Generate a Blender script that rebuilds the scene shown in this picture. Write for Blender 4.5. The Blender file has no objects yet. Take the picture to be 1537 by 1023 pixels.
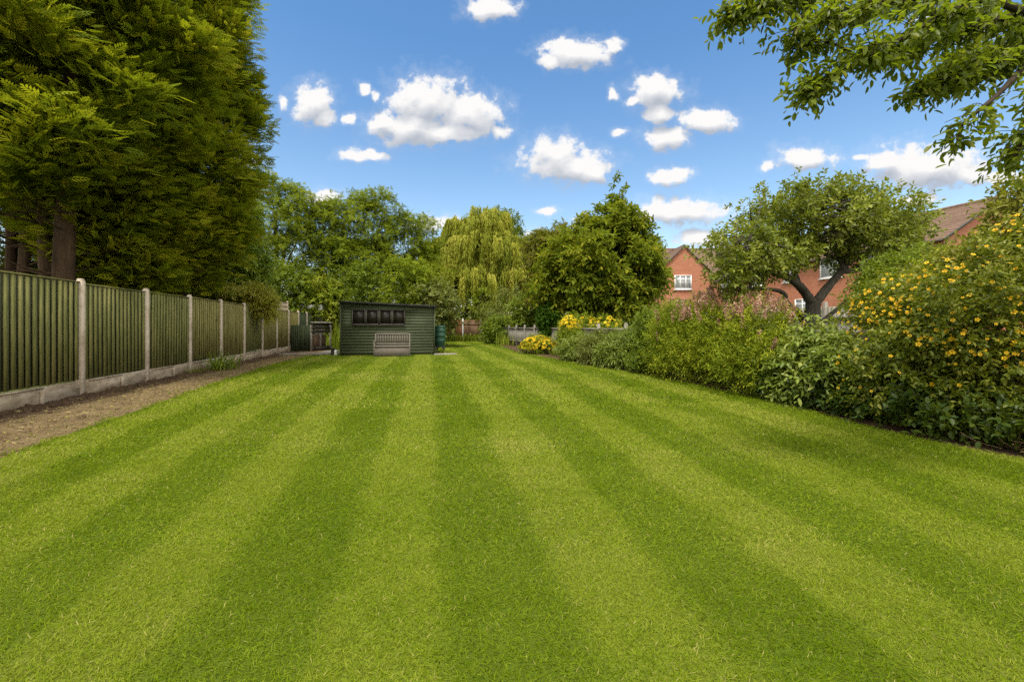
import bpy, math
import numpy as np

# ---------------------------------------------------------------- basics
S = bpy.context.scene
COL = S.collection
F, CX, HY, H = 650.0, 768.5, 490.0, 1.24      # focal length (photo px), principal column, horizon row, eye height
R = np.random.default_rng(11)
rad = math.radians


def at(px, py, Y):
    """world point that the photo shows at (px, py) when it stands Y metres away"""
    return np.array([(px - CX) / F * Y, Y, H - (py - HY) / F * Y])


def tag(o, label=None, cat=None, group=None, kind=None):
    if label: o['label'] = label
    if cat: o['category'] = cat
    if group: o['group'] = group
    if kind: o['kind'] = kind
    return o


def empty(name, loc, rz=0.0):
    o = bpy.data.objects.new(name, None)
    o.empty_display_size = .3
    o.location = [float(v) for v in loc]
    o.rotation_euler = (0, 0, rz)
    COL.objects.link(o)
    return o


def link(name, me, parent=None, loc=None):
    o = bpy.data.objects.new(name, me)
    COL.objects.link(o)
    if parent is not None:
        o.parent = parent
    if loc is not None:
        o.location = [float(v) for v in loc]
    return o


# ---------------------------------------------------------------- node materials
class NT:
    def __init__(self, tree):
        self.t = tree

    def n(self, typ, ins=None, **props):
        nd = self.t.nodes.new(typ)
        for k, v in props.items():
            setattr(nd, k, v)
        for k, v in (ins or {}).items():
            self.set(nd, k, v)
        return nd

    def set(self, nd, k, v):
        s = nd.inputs[k]
        if isinstance(v, bpy.types.NodeSocket):
            self.t.links.new(v, s)
        elif isinstance(v, bpy.types.Node):
            self.t.links.new(v.outputs[0], s)
        else:
            s.default_value = v

    def math(self, op, a, b=None, c=None, clamp=False):
        nd = self.n('ShaderNodeMath', operation=op, use_clamp=clamp)
        for i, v in enumerate((a, b, c)):
            if v is not None:
                self.set(nd, i, v)
        return nd.outputs[0]

    def vmath(self, op, a, b=None):
        nd = self.n('ShaderNodeVectorMath', operation=op)
        self.set(nd, 0, a)
        if b is not None: self.set(nd, 1, b)
        return nd

    def ramp(self, fac, stops, interp='LINEAR'):
        nd = self.n('ShaderNodeValToRGB')
        cr = nd.color_ramp
        cr.interpolation = interp
        while len(cr.elements) < len(stops):
            cr.elements.new(.5)
        for e, (p, c) in zip(cr.elements, stops):
            e.position = p
            e.color = (*c[:3], 1)
        self.set(nd, 0, fac)
        return nd.outputs[0]

    def mix(self, fac, a, b, mode='MIX'):
        nd = self.n('ShaderNodeMix', data_type='RGBA', blend_type=mode)
        self.set(nd, 0, fac); self.set(nd, 6, a); self.set(nd, 7, b)
        return nd.outputs[2]

    def noise(self, vec, scale, detail=4, rough=.55, dist=0.0):
        nd = self.n('ShaderNodeTexNoise', {'Scale': scale, 'Detail': detail, 'Roughness': rough, 'Distortion': dist})
        if vec is not None: self.set(nd, 'Vector', vec)
        return nd.outputs[0]


def c4(c): return (c[0], c[1], c[2], 1)


def newmat(name):
    m = bpy.data.materials.new(name)
    m.use_nodes = True
    m.node_tree.nodes.clear()
    t = NT(m.node_tree)
    out = t.n('ShaderNodeOutputMaterial')
    return m, t, out


def surf(name, cols, scale=6, rough=.8, bump=.3, bump_scale=None, spec=.3, stretch=(1, 1, 1), detail=6, metallic=0, bdist=.01):
    """weathered surface: colour noise over object coordinates with a fine bump"""
    m, t, out = newmat(name)
    tc = t.n('ShaderNodeTexCoord')
    mp = t.n('ShaderNodeMapping', {'Vector': tc.outputs['Object'], 'Scale': stretch})
    v = mp.outputs[0]
    f1 = t.noise(v, scale, detail, .6)
    f2 = t.noise(v, scale * .23, 3, .5)
    f = t.math('ADD', t.math('MULTIPLY', f1, .6), t.math('MULTIPLY', f2, .4))
    n = len(cols)
    col = t.ramp(f, [(.3 + .4 * i / max(1, n - 1), c) for i, c in enumerate(cols)])
    b = t.n('ShaderNodeBsdfPrincipled', {'Base Color': col, 'Roughness': rough, 'Specular IOR Level': spec, 'Metallic': metallic})
    if bump:
        fb = t.noise(v, bump_scale or scale * 5, 5, .65)
        t.set(b, 'Normal', t.n('ShaderNodeBump', {'Strength': bump, 'Distance': bdist, 'Height': fb}))
    t.set(out, 0, b)
    return m


def leafmat(name, cols, trans=.35, rough=.5, spec=.25, tcol=(.5, .6, .02)):
    """leaf colour picked per leaf (attribute tint), part of the light passes through"""
    m, t, out = newmat(name)
    if name != 'grass':
        cols = [(r * 1.3, g_ * 1.15, b_ * .75) if g_ > r * .98 else (r, g_, b_) for r, g_, b_ in cols]
        spec *= .7
    a = t.n('ShaderNodeAttribute', attribute_name='tint')
    n = len(cols)
    col = t.ramp(a.outputs['Fac'], [(i / max(1, n - 1), c) for i, c in enumerate(cols)])
    b = t.n('ShaderNodeBsdfPrincipled', {'Base Color': col, 'Roughness': rough, 'Specular IOR Level': spec})
    tr = t.n('ShaderNodeBsdfTranslucent', {'Color': t.mix(.35, col, c4(tcol))})
    mx = t.n('ShaderNodeMixShader', {0: trans, 1: b.outputs[0], 2: tr.outputs[0]})
    t.set(out, 0, mx)
    return m


# ---------------------------------------------------------------- mesh helpers
def make_mesh(name, groups, mat, smooth=False):
    """groups: (verts Nx3, faces Mxk, tint N or None)"""
    V, loops, starts, tints, off, lo = [], [], [], [], 0, 0
    has_t = any(g[2] is not None for g in groups)
    for v, f, tn in groups:
        v = np.asarray(v, np.float32); f = np.asarray(f, np.int32)
        if len(f) == 0: continue
        k = f.shape[1]
        V.append(v); loops.append((f + off).ravel())
        starts.append(lo + np.arange(len(f), dtype=np.int32) * k)
        lo += f.size; off += len(v)
        if has_t: tints.append(np.asarray(tn if tn is not None else np.full(len(v), .5), np.float32))
    V = np.concatenate(V); L = np.concatenate(loops); st = np.concatenate(starts)
    me = bpy.data.meshes.new(name)
    me.vertices.add(len(V)); me.vertices.foreach_set('co', V.ravel())
    me.loops.add(len(L)); me.loops.foreach_set('vertex_index', L)
    me.polygons.add(len(st)); me.polygons.foreach_set('loop_start', st)
    if has_t:
        a = me.attributes.new('tint', 'FLOAT', 'POINT')
        a.data.foreach_set('value', np.concatenate(tints))
    me.update(calc_edges=True)
    me.validate()
    if smooth:
        me.polygons.foreach_set('use_smooth', np.ones(len(me.polygons), bool))
    me.materials.append(mat)
    return me


class MB:
    """collects boxes, tubes and sheets of ONE part"""
    def __init__(self): self.g = []

    def box(self, c, s, rz=0.0, rx=0.0, ry=0.0, bev=0.0):
        c = np.asarray(c, float); hx, hy, hz = np.asarray(s, float) / 2
        if bev > 0:
            b = min(bev, hx * .8, hy * .8, hz * .8)
            P = []
            for sz in (-1, 1):
                for ins in ((hx - b, hy, hz - b), (hx, hy - b, hz - b)):
                    pass
            # chamfered box: three scaled rings (12-sided profile kept simple: octagon rings)
            ring = lambda x, y, z: [(-x + b, -y, z), (x - b, -y, z), (x, -y + b, z), (x, y - b, z), (x - b, y, z), (-x + b, y, z), (-x, y - b, z), (-x, -y + b, z)]
            small = lambda z: [(px * (hx - b) / hx, py * (hy - b) / hy, z) for px, py, _ in ring(hx, hy, 0)]
            P = small(-hz) + ring(hx, hy, -hz + b) + ring(hx, hy, hz - b) + small(hz)
            q = []
            for k in range(3):
                for i in range(8):
                    j = (i + 1) % 8
                    q.append((k * 8 + i, k * 8 + j, k * 8 + 8 + j, k * 8 + 8 + i))
            caps = [tuple(range(7, -1, -1)), tuple(range(24, 32))]
        else:
            P = [(-hx, -hy, -hz), (hx, -hy, -hz), (hx, hy, -hz), (-hx, hy, -hz), (-hx, -hy, hz), (hx, -hy, hz), (hx, hy, hz), (-hx, hy, hz)]
            q = [(0, 3, 2, 1), (4, 5, 6, 7), (0, 1, 5, 4), (1, 2, 6, 5), (2, 3, 7, 6), (3, 0, 4, 7)]
            caps = []
        P = np.array(P, float)
        if rx:
            ca, sa = math.cos(rx), math.sin(rx); P = P @ np.array([[1, 0, 0], [0, ca, sa], [0, -sa, ca]])
        if ry:
            ca, sa = math.cos(ry), math.sin(ry); P = P @ np.array([[ca, 0, -sa], [0, 1, 0], [sa, 0, ca]])
        if rz:
            ca, sa = math.cos(rz), math.sin(rz); P = P @ np.array([[ca, sa, 0], [-sa, ca, 0], [0, 0, 1]])
        P = P + c
        self.g.append((P, q, None))
        if caps: self.g.append((P, caps, None))
        return self

    def poly(self, pts, faces):
        by = {}
        for f in faces: by.setdefault(len(f), []).append(f)
        for k, fs in by.items(): self.g.append((np.array(pts, float), fs, None))
        return self

    def tube(self, path, r, sides=8, caps=True, wob=0.0):
        path = np.asarray(path, float); n = len(path)
        r = np.broadcast_to(np.asarray(r, float), (n,))
        T = np.gradient(path, axis=0); T /= np.linalg.norm(T, axis=1)[:, None] + 1e-9
        ref = np.array([0, 0, 1.0]) if abs(T[0][2]) < .8 else np.array([1.0, 0, 0])
        P = []
        a = np.cross(T[0], ref); a /= np.linalg.norm(a)
        for i in range(n):
            a = a - T[i] * a.dot(T[i]); a /= np.linalg.norm(a) + 1e-9
            b = np.cross(T[i], a)
            for k in range(sides):
                th = 2 * math.pi * k / sides
                rr = r[i] * (1 + wob * R.uniform(-1, 1))
                P.append(path[i] + rr * (math.cos(th) * a + math.sin(th) * b))
        q = []
        for i in range(n - 1):
            for k in range(sides):
                j = (k + 1) % sides
                q.append((i * sides + k, i * sides + j, (i + 1) * sides + j, (i + 1) * sides + k))
        self.g.append((np.array(P), q, None))
        if caps:
            self.g.append((np.array(P), [tuple(range(sides - 1, -1, -1)), tuple(range((n - 1) * sides, n * sides))], None))
        return self

    def lathe(self, prof, c=(0, 0, 0), sides=28, cap=True):
        P, q = [], []
        for r, z in prof:
            for k in range(sides):
                th = 2 * math.pi * k / sides
                P.append((c[0] + r * math.cos(th), c[1] + r * math.sin(th), c[2] + z))
        for i in range(len(prof) - 1):
            for k in range(sides):
                j = (k + 1) % sides
                q.append((i * sides + k, i * sides + j, (i + 1) * sides + j, (i + 1) * sides + k))
        self.g.append((np.array(P), q, None))
        if cap:
            n = len(prof)
            self.g.append((np.array(P), [tuple(range(sides - 1, -1, -1)), tuple(range((n - 1) * sides, n * sides))], None))
        return self

    def build(self, name, mat, parent=None, smooth=False):
        return link(name, make_mesh(name, self.g, mat, smooth), parent)


def curve(pts, n=8):
    """smooth polyline through control points"""
    p = np.asarray(pts, float)
    if len(p) < 3:
        t = np.linspace(0, 1, n)[:, None]
        return p[0] * (1 - t) + p[-1] * t
    q = np.vstack([2 * p[0] - p[1], p, 2 * p[-1] - p[-2]])
    out = []
    for i in range(1, len(q) - 2):
        a, b, c, d = q[i - 1], q[i], q[i + 1], q[i + 2]
        for t in np.linspace(0, 1, n, endpoint=False):
            out.append(.5 * (2 * b + (c - a) * t + (2 * a - 5 * b + 4 * c - d) * t * t + (3 * b - a - 3 * c + d) * t ** 3))
    out.append(p[-1])
    return np.array(out)


# ---------------------------------------------------------------- leaves
def unit(a): return a / (np.linalg.norm(a, axis=-1, keepdims=True) + 1e-9)


LEAF4 = (np.array([(0, 0, 0), (.45, -.5, .12), (1, 0, -.05), (.45, .5, .12)]), np.array([(0, 1, 2, 3)]))
LEAF6 = (np.array([(0, 0, 0), (.28, .40, .07), (.68, .36, .04), (1, 0, -.12), (.68, -.36, .04), (.28, -.40, .07)]),
         np.array([(0, 3, 2, 1), (0, 5, 4, 3)]))


def pinnate(pairs, ll=.42, lw=.16, ang=58, droop=.25, w0=1.0):
    V, Q = [], []
    a = rad(ang)

    def leaflet(x, z, dx, dy, l, w):
        i = len(V)
        px, py = -dy, dx
        V.extend([(x, 0, z), (x + dx * l * .45 + px * w, dy * l * .45 + py * w, z + .03), (x + dx * l, dy * l, z - .1 * l), (x + dx * l * .45 - px * w, dy * l * .45 - py * w, z + .03)])
        Q.append((i, i + 1, i + 2, i + 3))
    for k in range(pairs):
        x = .12 + .8 * k / pairs
        z = -droop * x * x
        sc = (1 - .55 * (k / pairs)) * w0
        for sgn in (-1, 1):
            leaflet(x, z, math.cos(a), sgn * math.sin(a), ll * sc, lw * .5)
    leaflet(.85, -droop * .72, 1, 0, .28, lw * .5)
    i = len(V)
    V.extend([(0, -.012, 0), (.9, -.006, -droop * .81), (.9, .006, -droop * .81), (0, .012, 0)])
    Q.append((i, i + 1, i + 2, i + 3))
    return np.array(V, float), np.array(Q)


PIN = pinnate(4)
PIN2 = pinnate(5, .40, .20, 62, .55)
SPRAY = pinnate(4, .55, .125, 44, .12)
SPRAYS = pinnate(5, .50, .15, 42, .1)


def place(tmpl, P, u, n, L, W, tint):
    T, Q = tmpl
    n = unit(n - u * np.sum(n * u, 1, keepdims=True))
    w = np.cross(n, u)
    L = np.broadcast_to(L, len(P))[:, None, None]; W = np.broadcast_to(W, len(P))[:, None, None]
    V = P[:, None] + L * T[None, :, 0:1] * u[:, None] + W * T[None, :, 1:2] * w[:, None] + L * T[None, :, 2:3] * n[:, None]
    k = len(T)
    Fc = (np.arange(len(P)) * k)[:, None, None] + Q[None]
    return V.reshape(-1, 3), Fc.reshape(-1, Q.shape[1]), np.repeat(tint, k)


def lump(d, rng, amp):
    """smooth random bulges over directions"""
    f = np.zeros(len(d))
    for _ in range(6):
        k = rng.normal(0, 2.6, 3)
        f += np.sin(d @ k + rng.uniform(0, 6.28))
    return 1 + amp * f / 2.4


def twig_field(blobs, n, rng, clump_r=.3, per=12, fill=.25, shell=.10, amp=.13, low=-1.0, cull=.72, keep=None):
    """twig roots and outward directions over a union of ellipsoids (cx,cy,cz,rx,ry,rz)"""
    B = np.asarray(blobs, float)
    w = (B[:, 3] * B[:, 4] * B[:, 5]) ** (2 / 3); w /= w.sum()
    K = max(6, int(n / per))
    m = K * 5
    bi = rng.choice(len(B), m, p=w)
    d = unit(rng.normal(size=(m, 3)))
    rr = np.empty(m)
    for b in range(len(B)):
        s = bi == b
        rr[s] = lump(d[s], np.random.default_rng(b * 7 + 3), amp)
    isf = rng.random(m) < fill
    rr = np.where(isf, rng.uniform(.35, .85, m), rr * (1 - np.abs(rng.normal(0, shell, m))))
    C = B[bi, :3] + d * B[bi, 3:] * rr[:, None]
    ok = (d[:, 2] > low) & (C[:, 2] > .06)
    for b in range(len(B)):
        q = np.linalg.norm((C - B[b, :3]) / B[b, 3:], axis=1)
        ok &= ~((q < cull) & (bi != b) & ~isf)
    if keep is not None: ok &= keep(C)
    idx = np.nonzero(ok)[0][:K]
    C, d = C[idx], unit(d[idx] / B[bi[idx], 3:])
    K = len(C)
    ci = rng.integers(0, K, n)
    o = rng.normal(0, clump_r, (n, 3)) * np.array([1, 1, .75])
    P = C[ci] + o - d[ci] * (np.sum(o * o, 1) / clump_r * .25)[:, None]
    ctint = rng.uniform(0, 1, K)[ci]
    P[:, 2] = np.maximum(P[:, 2], .04)
    return P, d[ci], ctint


def leaves_on(P, D, ct, rng, tlen, nl, tmpl, L, W, up=.35, wild=.55, droop=.15, nup=.8, spread=.9, tvar=.35, tbias=0.0):
    """nl leaves along each twig"""
    n = len(P)
    D = unit(D * .8 + np.array([0, 0, up]) + rng.normal(0, wild, (n, 3)))
    ln = tlen * rng.uniform(.6, 1.35, n)
    ref = unit(rng.normal(size=(n, 3)))
    a = unit(np.cross(D, ref)); b = np.cross(D, a)
    out = []
    for j in range(nl):
        t = (j + .6) / nl
        th = j * 2.4 + rng.uniform(0, .8, n)
        p = P + D * (ln * t)[:, None]
        p[:, 2] -= droop * ln * t * t
        u = unit(D * (1 - .3 * spread) + spread * (a * np.cos(th)[:, None] + b * np.sin(th)[:, None]) + np.array([0, 0, -droop]))
        nn = np.array([0, 0, nup]) + rng.normal(0, .45, (n, 3)) + D * .25
        tint = np.clip(.5 + tbias + (ct - .5) * tvar * 1.5 + rng.normal(0, tvar * .45, n) + .12 * (t - .5), 0, 1)
        s = rng.uniform(.7, 1.25, n)
        out.append(place(tmpl, p, u, nn, L * s, W * s, tint))
    return out


# ---------------------------------------------------------------- materials
M = {}
M['bark'] = surf('bark', [(.03, .022, .015), (.075, .055, .037), (.12, .092, .065)], 14, .95, .9, 40, .1, (1, 1, .25), bdist=.02)
M['bark_grey'] = surf('bark_grey', [(.035, .03, .024), (.08, .07, .055), (.14, .12, .095)], 16, .95, .9, 45, .1, (1, 1, .3), bdist=.02)
M['bark_red'] = surf('bark_red', [(.02, .013, .008), (.058, .037, .021), (.11, .072, .042)], 12, .95, .9, 30, .1, (1, 1, .15), bdist=.02)
M['bark_dark'] = surf('bark_dark', [(.018, .014, .01), (.04, .03, .021), (.065, .05, .036)], 16, .95, .8, 40, .1)
M['twig'] = surf('twig', [(.06, .05, .03), (.12, .09, .05)], 20, .9, .3)
M['fence_green'] = surf('fence_green', [(.06, .064, .016), (.12, .122, .034), (.175, .168, .052), (.25, .21, .085)], 9, .82, .5, 60, .22, (2.5, 2.5, .35))
M['fence_olive'] = surf('fence_olive', [(.078, .07, .02), (.155, .138, .038), (.225, .195, .062), (.29, .245, .10)], 9, .85, .5, 60, .2, (2.5, 2.5, .35))
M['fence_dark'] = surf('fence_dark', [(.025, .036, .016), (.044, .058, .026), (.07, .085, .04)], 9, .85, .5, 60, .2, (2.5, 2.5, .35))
M['fence_back'] = surf('fence_back', [(.012, .016, .008), (.025, .03, .014)], 9, .9, .4, 60)  # near black: shadow and dirt between the slats put into the colour
M['concrete'] = surf('concrete', [(.26, .2, .14), (.45, .37, .28), (.56, .49, .4)], 7, .9, .5, 70, .15)
M['gravel_board'] = surf('gravel_board', [(.13, .095, .06), (.32, .255, .175), (.5, .42, .32)], 4, .92, .6, 50, .1, (1, 1, 2.5))
M['wood_grey'] = surf('wood_grey', [(.12, .105, .088), (.225, .205, .17), (.32, .295, .25)], 8, .9, .5, 60, .15, (2, 2, .3))
M['wood_brown'] = surf('wood_brown', [(.09, .055, .033), (.17, .10, .06), (.24, .155, .10)], 8, .9, .5, 60, .15, (2, 2, .3))
M['wood_red'] = surf('wood_red', [(.14, .06, .03), (.25, .105, .055), (.32, .15, .09)], 8, .9, .5, 60, .15, (2, 2, .3))
M['wood_dark'] = surf('wood_dark', [(.018, .016, .013), (.04, .034, .026), (.065, .055, .042)], 8, .9, .5, 60, .15)
M['trellis'] = surf('trellis', [(.17, .135, .085), (.27, .22, .15), (.34, .29, .2)], 10, .9, .4, 60, .1)
M['shed_green'] = surf('shed_green', [(.032, .041, .019), (.052, .064, .030), (.074, .088, .045)], 5, .62, .35, 50, .3, (.35, 1, 3))
M['felt'] = surf('felt', [(.012, .012, .011), (.024, .024, .021), (.04, .04, .034)], 10, .95, .4, 120, .1)
M['frame_grey'] = surf('frame_grey', [(.06, .055, .045), (.10, .09, .075)], 10, .8, .3, 60)
M['plastic_taupe'] = surf('plastic_taupe', [(.12, .10, .08), (.145, .122, .098), (.17, .145, .12)], 3, .62, .25, 90, .3, (1, 1, 4))
M['plastic_green'] = surf('plastic_green', [(.018, .06, .038), (.026, .085, .052), (.035, .1, .062)], 4, .42, .08, 60, .4)
M['white'] = surf('white', [(.62, .61, .57), (.74, .73, .70), (.8, .79, .77)], 3, .5, .1)
M['lead'] = surf('lead', [(.2, .21, .22), (.28, .29, .3)], 4, .6, .2)
M['slab'] = surf('slab', [(.13, .115, .095), (.22, .2, .165), (.30, .275, .235)], 5, .92, .5, 60, .1)
M['stem'] = surf('stem', [(.05, .07, .02), (.1, .12, .04)], 20, .8, .1)
M['dry'] = surf('dry', [(.16, .10, .05), (.30, .21, .11)], 20, .9, .1)
M['stone'] = surf('stone', [(.05, .045, .04), (.1, .09, .08)], 8, .9, .6, 30)


def glass(name, tint=(.02, .022, .022)):
    m, t, out = newmat(name)
    b = t.n('ShaderNodeBsdfPrincipled', {'Base Color': c4(tint), 'Roughness': .38, 'Specular IOR Level': .25})
    t.set(out, 0, b)
    return m


M['glass'] = glass('glass', (.018, .014, .010))
M['glass_net'] = surf('glass_net', [(.22, .24, .25), (.42, .44, .45)], 2.2, .12, 0, None, .5, (3, 3, .6))


def brickmat():
    m, t, out = newmat('brick')
    tc = t.n('ShaderNodeTexCoord')
    sp = t.n('ShaderNodeSeparateXYZ', {0: tc.outputs['Object']})
    cm = t.n('ShaderNodeCombineXYZ', {0: t.math('ADD', sp.outputs[0], sp.outputs[1]), 1: sp.outputs[2]})
    br = t.n('ShaderNodeTexBrick', {'Vector': cm.outputs[0], 'Color1': (.33, .092, .042, 1), 'Color2': (.45, .16, .08, 1), 'Mortar': (.33, .24, .18, 1),
                                    'Scale': 1.0, 'Mortar Size': .011, 'Brick Width': .225, 'Row Height': .075, 'Bias': -.1})
    nz = t.noise(tc.outputs['Object'], 1.3, 5)
    col = t.mix(t.math('MULTIPLY', nz, .55), br.outputs[0], (.36, .13, .07, 1))
    b = t.n('ShaderNodeBsdfPrincipled', {'Base Color': col, 'Roughness': .9, 'Specular IOR Level': .15})
    t.set(b, 'Normal', t.n('ShaderNodeBump', {'Strength': .5, 'Distance': .01, 'Height': br.outputs[1], 'Normal': (0, 0, 0)}) if False else t.n('ShaderNodeBump', {'Strength': .4, 'Distance': .01, 'Height': t.math('SUBTRACT', 1, br.outputs[1])}))
    t.set(out, 0, b)
    return m


M['brick'] = brickmat()
M['tile'] = surf('tile', [(.085, .055, .04), (.15, .095, .068), (.22, .145, .105)], 5, .85, .4, 30, .2, (3, 1, 1))

STRIPE_K, STRIPE_0 = .197, -.18


def lawnmat():
    m, t, out = newmat('lawn')
    tc = t.n('ShaderNodeTexCoord'); o = tc.outputs['Object']
    sp = t.n('ShaderNodeSeparateXYZ', {0: o})
    wob = t.math('MULTIPLY', t.math('SUBTRACT', t.noise(o, .9, 3), .5), .12)
    s = t.math('ADD', t.math('ADD', sp.outputs[0], t.math('MULTIPLY', sp.outputs[1], STRIPE_K)), wob)
    per = t.math('MULTIPLY_ADD', t.math('MULTIPLY', t.math('SUBTRACT', sp.outputs[1], 2.0), 1 / 9, clamp=True), .24, 1.10)
    ph = t.math('MULTIPLY', t.math('DIVIDE', t.math('SUBTRACT', s, STRIPE_0), per), 2 * math.pi)
    st = t.math('MULTIPLY_ADD', t.math('COSINE', ph), 1.6, .5, clamp=True)
    n1 = t.noise(o, 3.2, 6, .65)
    n2 = t.noise(o, 55, 3, .7)
    n3 = t.noise(o, .55, 4, .6)
    base = t.mix(st, (.09, .138, .003, 1), (.172, .215, .014, 1))  # sheen of the mown stripes painted as a dark and a light green
    base = t.mix(t.ramp(n3, [(.45, (0, 0, 0)), (.75, (.4, .4, .4))]), base, (.165, .16, .03, 1))
    base = t.mix(t.math('MULTIPLY', n1, .5), base, (.085, .125, .010, 1))
    base = t.mix(t.ramp(n2, [(.35, (.55, .55, .55)), (.62, (0, 0, 0))]), base, (.045, .065, .006, 1))
    b = t.n('ShaderNodeBsdfPrincipled', {'Base Color': base, 'Roughness': .85, 'Specular IOR Level': .12})
    t.set(b, 'Normal', t.n('ShaderNodeBump', {'Strength': .9, 'Distance': .02, 'Height': t.math('ADD', n2, t.noise(o, 150, 2))}))
    t.set(out, 0, b)
    return m


M['lawn'] = lawnmat()


def soilmat(name, cols, s1=2.0, s2=40, bump=.8):
    m, t, out = newmat(name)
    o = t.n('ShaderNodeTexCoord').outputs['Object']
    f = t.math('ADD', t.math('MULTIPLY', t.noise(o, s1, 6, .65), .6), t.math('MULTIPLY', t.noise(o, s2, 5, .7), .4))
    col = t.ramp(f, [(.3 + .4 * i / (len(cols) - 1), c) for i, c in enumerate(cols)])
    b = t.n('ShaderNodeBsdfPrincipled', {'Base Color': col, 'Roughness': .95, 'Specular IOR Level': .1})
    h = t.math('ADD', t.noise(o, s2, 6, .7), t.noise(o, s2 * .15, 3))
    t.set(b, 'Normal', t.n('ShaderNodeBump', {'Strength': bump, 'Distance': .03, 'Height': h}))
    t.set(out, 0, b)
    return m


M['path'] = soilmat('path', [(.068, .046, .022), (.14, .098, .048), (.20, .145, .074), (.25, .19, .095)], 2.2, 45, 1.0)
M['soil'] = soilmat('soil', [(.04, .025, .015), (.08, .05, .029), (.15, .1, .06)], 4, 28, 1.0)
M['ground'] = soilmat('ground', [(.03, .035, .012), (.06, .07, .02), (.09, .09, .035)], .8, 10, .8)

LM = {}
LM['cypress'] = leafmat('cypress', [(.042, .075, .006), (.108, .160, .010), (.225, .268, .014), (.35, .31, .022)], .45, .6, .1, (.35, .4, .01))
LM['cypress_shaded'] = leafmat('cypress_shaded', [(.015, .028, .006), (.035, .055, .009), (.07, .085, .014)], .2, .6, .15)  # darker copy of cypress, shade behind the row put into the leaf colour
LM['ash'] = leafmat('ash', [(.036, .068, .010), (.075, .12, .014), (.125, .18, .018), (.19, .235, .025)], .35, .7, .12)
LM['lime'] = leafmat('lime', [(.06, .1, .012), (.11, .17, .02), (.17, .22, .03), (.24, .26, .04)], .35, .55, .2)
LM['mid'] = leafmat('mid', [(.03, .06, .01), (.062, .11, .014), (.105, .16, .02), (.15, .2, .03)], .3, .5, .25)
LM['willow'] = leafmat('willow', [(.08, .12, .014), (.15, .19, .022), (.23, .265, .04), (.30, .32, .07)], .35, .55, .2)
LM['sumac'] = leafmat('sumac', [(.028, .055, .008), (.062, .098, .011), (.11, .15, .017), (.2, .205, .025)], .35, .7, .1)
LM['ochre'] = leafmat('ochre', [(.05, .07, .01), (.1, .115, .014), (.155, .15, .02), (.2, .16, .03)], .3, .5, .25)
LM['apple'] = leafmat('apple', [(.045, .07, .014), (.085, .12, .022), (.135, .175, .032), (.20, .23, .05)], .32, .45, .35)
LM['thuja'] = leafmat('thuja', [(.02, .06, .008), (.035, .095, .01), (.06, .13, .014)], .15, .6, .15)
LM['golden'] = leafmat('golden', [(.11, .13, .02), (.21, .22, .03), (.32, .3, .055), (.42, .37, .11)], .45, .55, .2)
LM['laurel'] = leafmat('laurel', [(.04, .085, .014), (.085, .155, .022), (.15, .225, .03), (.25, .28, .04)], .35, .35, .4)
LM['yellowish'] = leafmat('yellowish', [(.07, .085, .014), (.135, .15, .025), (.21, .2, .04), (.27, .24, .07)], .35, .55, .2)
LM['greygreen'] = leafmat('greygreen', [(.06, .085, .03), (.10, .13, .05), (.15, .18, .075)], .3, .6, .2)
LM['spirea'] = leafmat('spirea', [(.055, .10, .010), (.12, .185, .016), (.20, .26, .022), (.30, .32, .04)], .35, .55, .2)
LM['dogwood'] = leafmat('dogwood', [(.05, .09, .018), (.10, .16, .032), (.16, .22, .06), (.25, .30, .12)], .3, .4, .35)
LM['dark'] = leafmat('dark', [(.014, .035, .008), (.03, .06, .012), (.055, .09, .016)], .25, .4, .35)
LM['hyper'] = leafmat('hyper', [(.028, .052, .008), (.068, .10, .012), (.125, .155, .018), (.21, .205, .03)], .3, .4, .35)
LM['cream'] = leafmat('cream', [(.14, .15, .05), (.25, .24, .09), (.36, .33, .15)], .3, .6, .2)
LM['cherry'] = leafmat('cherry', [(.04, .07, .008), (.075, .12, .012), (.12, .165, .018), (.17, .2, .024)], .55, .4, .35, (.32, .42, .01))
LM['purple'] = leafmat('purple', [(.06, .03, .02), (.12, .06, .035), (.12, .12, .04)], .3, .5, .2)
LM['daylily'] = leafmat('daylily', [(.06, .11, .012), (.1, .17, .02), (.16, .22, .035)], .3, .4, .3)
LM['grass'] = leafmat('grass', [(.052, .098, .002), (.105, .162, .003), (.185, .235, .016), (.25, .26, .045), (.36, .31, .11)], .3, .8, .03, (.45, .48, .01))
LM['litter'] = leafmat('litter', [(.06, .035, .018), (.2, .13, .06), (.32, .24, .11), (.16, .19, .04)], .1, .8, .05)
LM['weeds'] = leafmat('weeds', [(.06, .11, .012), (.12, .18, .02), (.19, .24, .035)], .35, .55, .2)
LM['yellow'] = leafmat('yellow', [(.52, .33, .006), (.64, .45, .008), (.72, .55, .03)], .25, .5, .2, (.8, .5, .02))
LM['orange'] = leafmat('orange', [(.5, .24, .008), (.62, .38, .012), (.7, .5, .03)], .25, .5, .2, (.8, .5, .02))
LM['pink'] = leafmat('pink', [(.38, .19, .14), (.47, .28, .19), (.5, .37, .24)], .25, .6, .1, (.5, .25, .2))

# ---------------------------------------------------------------- the ground
YL = np.array([-3, 0, 2, 4.03, 4.9, 6.2, 8.7, 13.4, 17.1, 18.2, 40])
XLv = np.array([-3.6, -4.1, -4.4, -4.77, -5.05, -5.42, -6.25, -7.6, -8.4, -8.6, -13.5])
YR = np.array([-3, 0, 2, 4.03, 4.6, 5.37, 6.6, 8.06, 10.3, 14.65, 18.8, 21.2, 27, 31, 36])
XRv = np.array([5.8, 5.4, 5.1, 4.77, 4.5, 4.4, 4.36, 4.12, 3.68, 2.3, .95, .2, -.6, -1.3, -2.4])


def xl(y): return np.interp(y, YL, XLv)
def xr(y): return np.interp(y, YR, XRv)


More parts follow.
